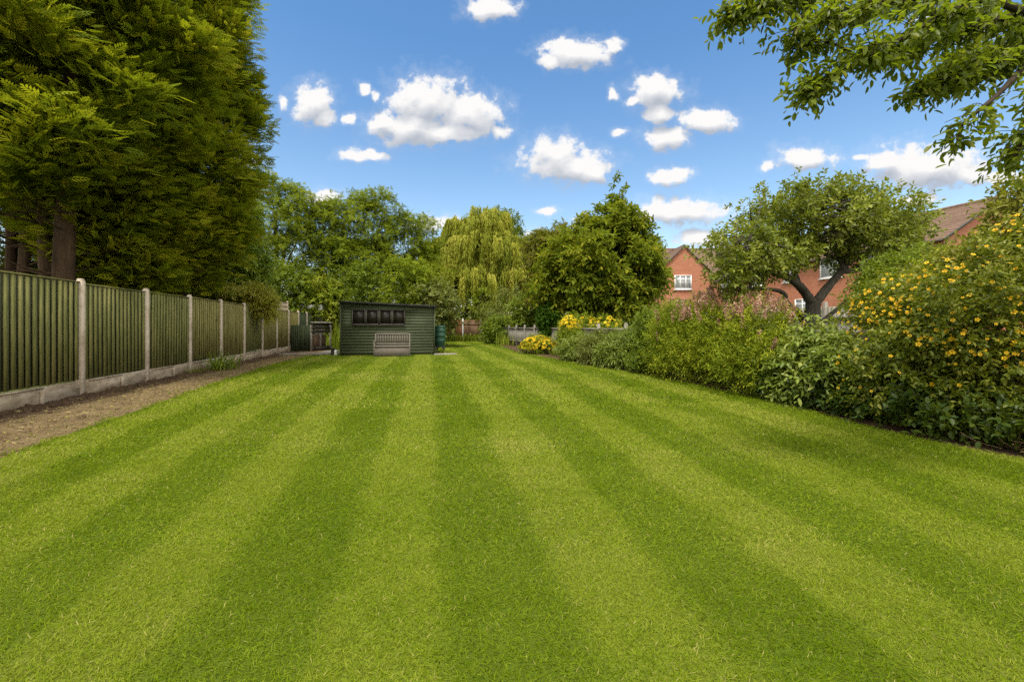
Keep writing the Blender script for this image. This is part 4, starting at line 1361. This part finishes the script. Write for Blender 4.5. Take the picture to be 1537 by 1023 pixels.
rng = np.random.default_rng(101)
G_Y = 'yellow flowered shrubs at the near end of the border'
kb = [(4.95, 5.35, .75, .62, .55, .72), (5.5, 5.1, 1.2, .75, .7, .85), (6.1, 4.8, 1.45, .85, .85, 1.0), (5.5, 4.75, .55, .7, .55, .6), (6.3, 4.6, .7, .9, .7, .75), (5.3, 5.8, 1.35, .6, .5, .5)]
kbase = np.array([5.7, 5.1, 0])
hy = plant('flowering_shrub', 'large shrub covered in yellow five petalled flowers nearest the lawn corner', 'shrub', kbase, kb, 'hyper', 5200, 102, LEAF6, .24, 8, .062, .032, crown='foliage', clump=.13, per=12, fill=.35, stems=5, group=G_Y, up=.3, droop=.25, amp=.12)
P, D = surf_points(kb, kbase, 900, rng, zmin=.45)
P = P + rng.normal(0, .05, P.shape)
kf_ = ((P[:, 2] > .8) | (rng.random(len(P)) < .3)) & ((np.sin(P[:, 0] * 4.1 + P[:, 2] * 3) + np.sin(P[:, 2] * 5.3 - P[:, 1] * 4)) * .5 + rng.random(len(P)) > -.1)
add_flowers(hy, P[kf_], D[kf_], .0225, 'orange', 'flower', 'flowers', rng)
# tall yellow leafed shrub at the frame's edge
tb_ = [blob_px(1540, 358, 5.6, 34, 22, .45), blob_px(1505, 395, 5.8, 38, 22, .5), blob_px(1520, 305, 5.6, 7, 22, .12), blob_px(1545, 300, 5.6, 14, 26, .2), blob_px(1470, 405, 6.0, 40, 22, .5)]
plant('tall_shrub', 'tall yellow leaved shrub rising above the yellow flowers in front of the house gable', 'shrub', [6.6, 5.9, 0], tb_, 'yellowish', 1700, 104, LEAF6, .24, 8, .07, .04, crown='foliage', clump=.14, per=9, stems=4)
cb_ = [blob_px(1405, 425, 6.6, 44, 22, .55), blob_px(1438, 402, 6.8, 32, 18, .45), blob_px(1395, 452, 6.4, 44, 30, .6)]
fe = plant('feathery_shrub', 'shrub with pale cream feathery flower sprays behind the yellow flowers', 'shrub', [6.5, 6.7, 0], cb_, 'spirea', 1500, 105, LEAF6, .22, 7, .06, .03, crown='foliage', clump=.13, per=9, stems=3)
P, D = surf_points(cb_, np.array([6.5, 6.7, 0]), 80, rng, zmin=1.2)
for p, d in zip(P, D):
    n_ = 26
    t = rng.random(n_); dd = unit(d * .5 + np.array([0, -.2, .7]) + rng.normal(0, .3, 3))
    pp = p + dd * (t * .2)[:, None] + rng.normal(0, .022, (n_, 3)).clip(-.028, .028) * (1.15 - t)[:, None]
    g = place(LEAF4, pp, unit(rng.normal(size=(n_, 3)) + dd), rng.normal(size=(n_, 3)), .035, .022, rng.uniform(0, 1, n_))
    st_ = place(LEAF4, p[None], dd[None], np.array([[0, -1., .2]]), .2, .012, np.array([.3]))
    link('flower_spray', make_mesh('flower_spray', [g, st_], LM['cream']), fe)
db_ = [blob_px(1345, 425, 7.6, 38, 28, .5), blob_px(1335, 460, 7.4, 38, 30, .5), blob_px(1362, 405, 7.8, 24, 18, .4)]
plant('leafy_shrub', 'plain dark green shrub between the fruit tree and the yellow flowers', 'shrub', [6.5, 7.6, 0], db_, 'mid', 1900, 106, LEAF6, .24, 8, .07, .036, crown='foliage', clump=.15, per=9, stems=3)
# dogwood
wb_ = [(4.75, 6.55, .62, .42, .6, .55), (5.05, 7.1, .78, .5, .55, .55), (4.95, 6.0, .55, .42, .5, .5), (4.65, 7.1, .45, .4, .5, .42)]
plant('dogwood_shrub', 'light green broad leaved shrub beneath the fruit tree trunk', 'shrub', [4.95, 6.6, 0], wb_, 'dogwood', 1500, 107, LEAF6, .2, 7, .105, .05, crown='foliage', clump=.14, per=9, stems=4, droop=.4, nup=1.1)
# low dark planting along the edge
lo_ = [(4.9, 5.6, .25, .42, .5, .3), (4.85, 4.95, .22, .35, .5, .3), (5.1, 4.4, .22, .35, .4, .3), (4.62, 6.3, .2, .28, .6, .26), (4.5, 7.2, .22, .25, .6, .3)]
plant('ground_cover_plant', 'low dark leafy plants edging the lawn beneath the yellow flowers', 'plant', [4.9, 5.6, 0], lo_, 'dark', 1300, 108, LEAF6, .16, 6, .08, .05, crown='foliage', clump=.1, per=8, nup=1.1)
# spireas
G_S = 'pink flowered shrubs along the border'
for (label, base, bl, n, sd, nf) in (
        ('pink flowered shrub beside the light green broad leaved shrub', [4.65, 8.0, 0], [(4.55, 8.0, .85, .62, .65, .72), (4.75, 8.4, 1.05, .6, .6, .6), (4.35, 7.8, .5, .45, .6, .5), (4.45, 8.5, .6, .5, .5, .6)], 2300, 111, 40),
        ('tallest pink flowered shrub, in the middle of the border', [4.4, 9.4, 0], [(4.25, 9.3, .95, .65, .7, .8), (4.55, 9.7, 1.2, .6, .6, .68), (4.05, 9.2, .5, .4, .6, .5), (4.1, 9.9, .8, .5, .5, .75)], 2300, 112, 46),
        ('pink flowered shrub on the far side of the tallest one', [4.0, 10.6, 0], [(3.95, 10.5, .9, .5, .6, .75), (4.2, 10.9, 1.1, .45, .5, .6), (3.75, 10.4, .5, .35, .5, .5)], 1500, 113, 22)):
    sh = plant('spirea_shrub', label, 'shrub', base, bl, 'spirea', n, sd, LEAF6, .3, 9, .07, .02, crown='foliage', clump=.15, per=10, group=G_S, stems=4, up=.7, wild=.5, droop=.1, fill=.3)
    base = np.array(base)
    P, D = surf_points(bl, base, nf * 4, rng, zmin=.8)
    o_ = np.argsort(-(D[:, 2] + P[:, 2] * .8 + rng.normal(0, .35, len(P))))[:int(nf * 1.35)]; P, D = P[o_] + D[o_] * .06, D[o_]
    for p, d in zip(P, D):
        n_ = 60
        t = rng.random(n_); dd = unit(d * .35 + np.array([0, 0, .9]) + rng.normal(0, .2, 3))
        pp = p + dd * (t * .22)[:, None] + rng.normal(0, .022, (n_, 3)).clip(-.028, .028) * (1.15 - t)[:, None]
        g = place(LEAF4, pp, unit(rng.normal(size=(n_, 3)) + dd * .5), rng.normal(size=(n_, 3)), .04, .03, rng.uniform(0, 1, n_))
        st_ = place(LEAF4, p[None], dd[None], np.array([[0, -1., .2]]), .22, .012, np.array([.3]))
        link('flower_spike', make_mesh('flower_spike', [g, st_], LM['pink']), sh)
plant('rose_shrub', 'dark green upright shrub at the far end of the pink flowered shrubs', 'shrub', [3.75, 11.7, 0],
      [(3.75, 11.7, .85, .4, .5, .75), (3.9, 11.9, 1.25, .3, .35, .45), (3.5, 11.6, .4, .35, .45, .4)], 'mid', 1300, 114, LEAF6, .26, 7, .075, .04, crown='foliage', clump=.14, per=9, stems=3)
G_P = 'low leafy perennials along the border'
for (label, base, bl, n, sd) in (
        ('bushy green perennial with narrow leaves beside the dark upright shrub', [3.3, 12.7, 0], [(3.25, 12.7, .45, .5, .55, .45), (3.5, 12.9, .6, .4, .5, .42)], 950, 121),
        ('bushy green perennial with narrow leaves in front of the second fence post', [2.8, 14.2, 0], [(2.75, 14.1, .42, .5, .6, .4), (3.0, 14.4, .55, .4, .5, .4)], 950, 122),
        ('bushy green perennial with narrow leaves next to the yellow topped shrub', [2.35, 15.7, 0], [(2.3, 15.6, .38, .45, .6, .36), (2.55, 15.9, .5, .4, .5, .36)], 800, 123)):
    plant('perennial_plant', label, 'plant', base, bl, 'greygreen' if sd == 122 else 'dogwood', n, sd, LEAF6, .3, 7, .15, .032, crown='foliage', clump=.14, per=8, group=G_P, up=.6, droop=.35)
# yellow topped shrub and the flowers beyond the fence
ys_ = plant('golden_shrub', 'yellow topped upright shrub between the yellow mound and the low fence', 'shrub', [2.35, 17.2, 0],
            [(2.35, 17.2, .7, .42, .5, .65), (2.3, 17.3, 1.15, .3, .35, .4)], 'weeds', 900, 131, LEAF6, .26, 7, .1, .03, crown='foliage', clump=.13, per=8, up=.7)
def blossoms(root, blobs, base, n, size, mat, sd, zmin=.2):
    rg = np.random.default_rng(sd)
    P, D = surf_points(blobs, np.array(base), n, rg, zmin=zmin)
    P = P + D * .04
    ref = unit(np.cross(D, rg.normal(size=D.shape)))
    V, Q = petal_flower(size)
    s = rg.uniform(.7, 1.3, n)
    o = link('blossoms', make_mesh('blossoms', [place((V, Q), P, ref, unit(D + [0, -.5, .5]), s, s, rg.uniform(0, 1, n))], LM[mat]), root)
    tag(o, kind='stuff')


blossoms(ys_, [(2.3, 17.3, 1.2, .36, .4, .42)], [2.35, 17.2, 0], 70, .06, 'yellow', 1, 1.1)
fb_ = [(3.1, 18.6, 1.15, .6, .4, .55), (3.9, 17.8, 1.1, .55, .4, .5), (2.6, 19.0, 1.2, .4, .4, .5)]
o = plant('golden_shrub', 'yellow flowered shrub standing behind the low grey fence', 'shrub', [3.3, 18.4, 0], fb_, 'weeds', 900, 132, LEAF4, .24, 6, .1, .04, crown='foliage', clump=.14, per=8, stems=2)
blossoms(o, fb_, [3.3, 18.4, 0], 120, .055, 'yellow', 2, 1.0)
mb_ = [(.95, 19.7, .3, .55, .45, .42), (1.55, 19.4, .28, .5, .45, .42), (1.25, 19.9, .42, .6, .5, .36)]
o = plant('flower_mound', 'low rounded mound of bright yellow flowers at the lawn edge', 'plant', [1.25, 19.6, 0], mb_, 'weeds', 1000, 133, LEAF4, .18, 6, .08, .04, crown='foliage', clump=.12, per=9)
blossoms(o, mb_, [1.25, 19.6, 0], 260, .05, 'yellow', 3, .28)


def tuft(name, label, base, n, h, w, leaf, seed, spread=.6, width=.02, group=None, cat='plant', part='foliage', xs=.15, ysz=.15):
    """arching strap leaves from one crown"""
    rg = np.random.default_rng(seed)
    root = empty(name, base); tag(root, label, cat, group)
    th = rg.uniform(0, 2 * pi, n); ln = h * rg.uniform(.6, 1.25, n); sp_ = spread * rg.uniform(.3, 1.3, n)
    seg = 6
    p0 = np.c_[rg.normal(0, xs, n), rg.normal(0, ysz, n), np.zeros(n)]
    side = np.c_[-np.sin(th), np.cos(th), np.zeros(n)]
    V = []
    for j in range(seg + 1):
        t = j / seg
        c = p0 + np.c_[np.cos(th), np.sin(th), np.zeros(n)] * (ln * sp_ * (t ** 1.4))[:, None]
        c[:, 2] = ln * (t * 1.1 - .75 * sp_ * t ** 2.3)
        ww = width * (1 - t) ** .6 * (.6 + .6 * min(1, t * 3))
        V.append(c - side * ww / 2); V.append(c + side * ww / 2)
    V = np.stack(V, 1)
    V[:, :, 2] = np.maximum(V[:, :, 2], .01)
    k = V.shape[1]
    Q = np.array([(2 * j, 2 * j + 1, 2 * j + 3, 2 * j + 2) for j in range(seg)])
    Fc = (np.arange(n) * k)[:, None, None] + Q[None]
    tint = np.repeat(rg.uniform(0, 1, n), k)
    link(part, make_mesh(part, [(V.reshape(-1, 3), Fc.reshape(-1, 4), tint)], LM[leaf]), root)
    return root


tuft('daylily_plant', 'clump of arching strap leaves growing at the foot of the green fence', (-8.25, 12.35, .012), 95, .62, .1, 'daylily', 141, .8, .035, xs=.18, ysz=.22)
tuft('grass_tuft', 'brownish dry grass tuft beside the strap leaved clump at the fence', (-8.4, 11.5, .012), 90, .25, .1, 'yellowish', 142, .9, .012, xs=.12, ysz=.25)
G_T = 'tall weeds along the far boundary'
tw = [('tall yellow green weeds left of the shed by the reddish fence', (-12.4, 29.0, 0), 1.9, 170, .5, .9), ('tall weeds close behind the shed corner', (-9.6, 24.5, 0), 1.5, 120, .4, .5),
      ('grassy weeds beside the compost bay', (-10.4, 26.0, 0), 1.1, 120, .5, .5)]
for k, (lb, b, h, n, sx, sy) in enumerate(tw):
    tuft('weed_clump', lb, b, n, h, .2, 'weeds', 150 + k, .35, .05, G_T, xs=sx, ysz=sy)
tw = [('long grass growing along the foot of the reddish back fence panel', (-5.3, 36.2, 0)), ('long grass growing around the white post of the back fence', (-3.9, 36.3, 0)), ('long grass growing below the brown back fence panels', (-2.6, 36.0, 0))]
for k, (lb, b) in enumerate(tw):
    tuft('weed_clump', lb, b, 160, .75, .2, 'weeds', 160 + k, .5, .05, G_T, xs=.55, ysz=.2)
tuft('weed_clump', 'small green weeds growing at the foot of the water butt', (-3.3, 19.85, .01), 50, .3, .1, 'weeds', 170, .7, .03, G_T, xs=.12, ysz=.1)
tuft('grass_tuft', 'coppery grass tuft at the far side of the yellow mound', (1.85, 18.3, .01), 80, .5, .1, 'yellowish', 171, .5, .025, xs=.12, ysz=.12)
tuft('weed_clump', 'weedy grass at the foot of the low grey fence', (-.5, 29.0, 0), 120, .9, .2, 'weeds', 172, .4, .04, G_T, xs=.3, ysz=1.2)
# dry stems at the foot of the yellow shrub
dr = empty('dry_stems', (5.0, 4.55, .01), 0)
tag(dr, 'dry brown stems and twigs lying at the foot of the yellow flowered shrub', 'twigs')
rg = np.random.default_rng(180)
m = MB()
for k in range(60):
    p = np.array([rg.uniform(-.1, .6), rg.uniform(-.6, .7), rg.uniform(.0, .05)])
    a = rg.uniform(0, 6.28); l = rg.uniform(.15, .5)
    d = np.array([math.cos(a), math.sin(a), rg.uniform(0, .9)])
    m.tube(curve([p, p + d * l * .5 + rg.normal(0, .02, 3), p + d * l], 3), .0035, 4)
m.build('twig', M['dry'], dr)

# hedge mass far behind everything so the garden does not end in bare ground
rg = np.random.default_rng(190)
fb = [(x, 62 + rg.uniform(-3, 3), 2.0, 5.5, 3, rg.uniform(3.2, 5.0)) for x in np.arange(-75, 80, 6.5)]
P, D, ct = twig_field(fb, 5200, rg, .8, 9, .2)
gs = leaves_on(P, D, ct, rg, .9, 5, LEAF4, .55, .34)
o = link('treeline', make_mesh('treeline', gs, LM['mid'])); tag(o, kind='stuff')

# ---------------------------------------------------------------- sky, clouds, sun
SUN_EL, SUN_AZ = 63.0, 203.0         # azimuth measured clockwise from +Y (straight ahead)
world = bpy.data.worlds.new('World'); S.world = world
world.use_nodes = True
wt = world.node_tree; wt.nodes.clear(); t = NT(wt)
sky = t.n('ShaderNodeTexSky', sky_type='NISHITA', sun_disc=False)
sky.sun_elevation = rad(SUN_EL); sky.sun_rotation = rad(SUN_AZ); sky.air_density = 1.0; sky.dust_density = .5; sky.ozone_density = 1.6; sky.altitude = 50

CL = [(640, 152, 52, 36), (700, 172, 52, 28), (618, 190, 60, 27), (575, 184, 28, 13), (752, 198, 17, 11), (665, 200, 70, 16),
      (470, 158, 30, 28), (488, 178, 20, 13), (426, 156, 9, 11), (545, 135, 11, 10), (523, 178, 9, 8), (562, 146, 8, 11),
      (848, 248, 62, 24), (832, 230, 38, 24), (886, 258, 28, 17), (865, 80, 48, 21), (922, 66, 16, 11), (825, 92, 18, 12), (736, 10, 36, 17),
      (985, 138, 36, 24), (990, 170, 20, 15), (950, 148, 18, 9), (1062, 180, 38, 16), (998, 207, 32, 16), (930, 200, 12, 8), (917, 138, 8, 10),
      (547, 234, 34, 9), (1006, 264, 26, 12), (1210, 238, 46, 16), (1150, 246, 9, 10), (1395, 252, 92, 30), (1328, 246, 32, 16), (1452, 262, 40, 15),
      (1385, 298, 32, 9), (1500, 266, 34, 8), (1022, 318, 72, 20), (1052, 360, 34, 14), (480, 298, 30, 11), (650, 335, 36, 12), (806, 356, 22, 12), (822, 315, 18, 6), (868, 326, 12, 6), (376, 240, 18, 12), (1290, 236, 20, 6), (1440, 40, 60, 22), (1290, 330, 60, 14), (250, 120, 60, 25)]

grp = bpy.data.node_groups.new('CloudField', 'ShaderNodeTree')
grp.interface.new_socket('Vector', in_out='INPUT', socket_type='NodeSocketVector')
grp.interface.new_socket('Value', in_out='OUTPUT', socket_type='NodeSocketFloat')
grp.interface.new_socket('Base', in_out='OUTPUT', socket_type='NodeSocketFloat')
gt = NT(grp)
gi = gt.n('NodeGroupInput'); go = gt.n('NodeGroupOutput')
vin = gi.outputs[0]
nz1 = gt.n('ShaderNodeTexNoise', {'Vector': vin, 'Scale': 16.0, 'Detail': 2.0, 'Roughness': .5})
warp = gt.vmath('MULTIPLY', gt.vmath('SUBTRACT', nz1.outputs[1], (.5, .5, .5)).outputs[0], (.055, .04, 0)).outputs[0]
uvw = gt.vmath('ADD', vin, warp).outputs[0]
cur = None
for (px, py, a, b) in CL:
    d = gt.vmath('MULTIPLY', gt.vmath('SUBTRACT', uvw, ((px - CX) / F, (HY - py) / F, 0)).outputs[0], (F / (a * 1.3), F / (b * 1.34), 0)).outputs[0]
    ln_ = gt.vmath('LENGTH', d).outputs['Value']
    f_ = gt.math('SUBTRACT', 1.0, ln_)
    if a * b < 260: f_ = gt.math('SUBTRACT', f_, .14)
    cur = f_ if cur is None else gt.math('MAXIMUM', cur, f_)
fb1 = gt.n('ShaderNodeTexNoise', {'Vector': vin, 'Scale': 34.0, 'Detail': 9.0, 'Roughness': .62}).outputs[0]
fb2 = gt.n('ShaderNodeTexNoise', {'Vector': vin, 'Scale': 9.0, 'Detail': 3.0, 'Roughness': .5}).outputs[0]
nn_ = gt.math('ADD', gt.math('MULTIPLY', gt.math('SUBTRACT', fb1, .5), 2.7), gt.math('MULTIPLY', gt.math('SUBTRACT', fb2, .5), .7))
val = gt.math('ADD', gt.math('MINIMUM', gt.math('MULTIPLY', gt.math('MAXIMUM', cur, -1.0), 1.7), 1.15), nn_)
gt.set(go, 0, val); gt.set(go, 1, cur)

gen = t.n('ShaderNodeTexCoord').outputs['Generated']
sp = t.n('ShaderNodeSeparateXYZ', {0: gen})
yc = t.math('MAXIMUM', sp.outputs[1], .08)
uv = t.n('ShaderNodeCombineXYZ', {0: t.math('DIVIDE', sp.outputs[0], yc), 1: t.math('DIVIDE', sp.outputs[2], yc)}).outputs[0]
front = t.math('GREATER_THAN', sp.outputs[1], .09)
c1 = t.n('ShaderNodeGroup'); c1.node_tree = grp; t.set(c1, 0, uv)
c2 = t.n('ShaderNodeGroup'); c2.node_tree = grp; t.set(c2, 0, t.vmath('ADD', uv, (-.006, .032, 0)).outputs[0])
mask = t.n('ShaderNodeMapRange', {'Value': c1.outputs[0], 'From Min': .0, 'From Max': .78}, interpolation_type='SMOOTHSTEP').outputs[0]
wisp = t.n('ShaderNodeMapRange', {'Value': c1.outputs[0], 'From Min': -.75, 'From Max': .5}, interpolation_type='SMOOTHSTEP').outputs[0]
mask = t.math('MULTIPLY', t.math('MAXIMUM', mask, t.math('MULTIPLY', wisp, .16)), front)
bd = t.math('MAXIMUM', t.math('MINIMUM', t.math('SUBTRACT', c1.outputs[1], c2.outputs[1]), .5), -.6)
nd = t.math('SUBTRACT', c1.outputs[0], c2.outputs[0])
lit = t.math('ADD', t.math('MULTIPLY_ADD', bd, .85, .50), t.math('MULTIPLY', nd, .22), clamp=True)
thick = t.math('MULTIPLY', c1.outputs[0], .35, clamp=True)
lit = t.math('SUBTRACT', lit, t.math('MULTIPLY', thick, .15), clamp=True)
ccol = t.ramp(lit, [(0.0, (2.2, 2.4, 2.75)), (.5, (3.35, 3.42, 3.58)), (.85, (4.5, 4.45, 4.4))])
hz_ = t.math('MULTIPLY', t.math('SUBTRACT', 1.0, t.math('DIVIDE', t.math('ABSOLUTE', sp.outputs[2]), .55), clamp=True), .0)
hi = t.n('ShaderNodeMapRange', {'Value': sp.outputs[2], 'From Min': .02, 'From Max': .55}).outputs[0]
sk = t.mix(1.0, sky.outputs[0], t.ramp(hi, [(0, (1.35, 1.12, .92)), (.3, (1.0, 1.02, .96)), (1, (.60, .88, 1.02))]), 'MULTIPLY')
# unseen bright cloud cover, added outside the view to lift the fill light
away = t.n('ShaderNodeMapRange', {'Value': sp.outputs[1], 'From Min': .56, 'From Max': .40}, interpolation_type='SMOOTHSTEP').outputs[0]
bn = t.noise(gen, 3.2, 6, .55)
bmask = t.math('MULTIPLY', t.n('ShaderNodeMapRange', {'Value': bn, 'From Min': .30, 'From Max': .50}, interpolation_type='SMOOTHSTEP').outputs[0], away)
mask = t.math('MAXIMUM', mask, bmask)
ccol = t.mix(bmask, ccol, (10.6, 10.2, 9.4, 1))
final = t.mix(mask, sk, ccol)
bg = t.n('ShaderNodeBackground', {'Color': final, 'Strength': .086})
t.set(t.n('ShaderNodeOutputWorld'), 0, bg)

sun = bpy.data.lights.new('sun', 'SUN')
sun.energy = 1.9; sun.angle = rad(14.0); sun.color = (1.0, .94, .83)
so = bpy.data.objects.new('sun', sun); COL.objects.link(so)
az, el = rad(SUN_AZ), rad(SUN_EL)
from mathutils import Vector
to_sun = Vector((math.sin(az) * math.cos(el), math.cos(az) * math.cos(el), math.sin(el)))
so.rotation_euler = to_sun.to_track_quat('Z', 'Y').to_euler()
so.location = to_sun * 60

# ---------------------------------------------------------------- camera and render settings
cam = bpy.data.cameras.new('camera')
co = bpy.data.objects.new('camera', cam); COL.objects.link(co)
cam.sensor_width = 36; cam.lens = F / 1537 * 36
cam.shift_y = -(1023 / 2 - HY) / 1537
cam.clip_end = 5000; cam.clip_start = .05
co.location = (0, 0, H); co.rotation_euler = (rad(90), 0, 0)
S.camera = co
vs = S.view_settings
vs.view_transform = 'Standard'; vs.look = 'None'; vs.exposure = 1.35; vs.gamma = 1.0; vs.use_curve_mapping = False
S.cycles.max_bounces = 6; S.cycles.diffuse_bounces = 3; S.cycles.glossy_bounces = 2; S.cycles.transmission_bounces = 4; S.cycles.transparent_max_bounces = 4
S.cycles.use_denoising = False
S.cycles.sample_clamp_indirect = 6
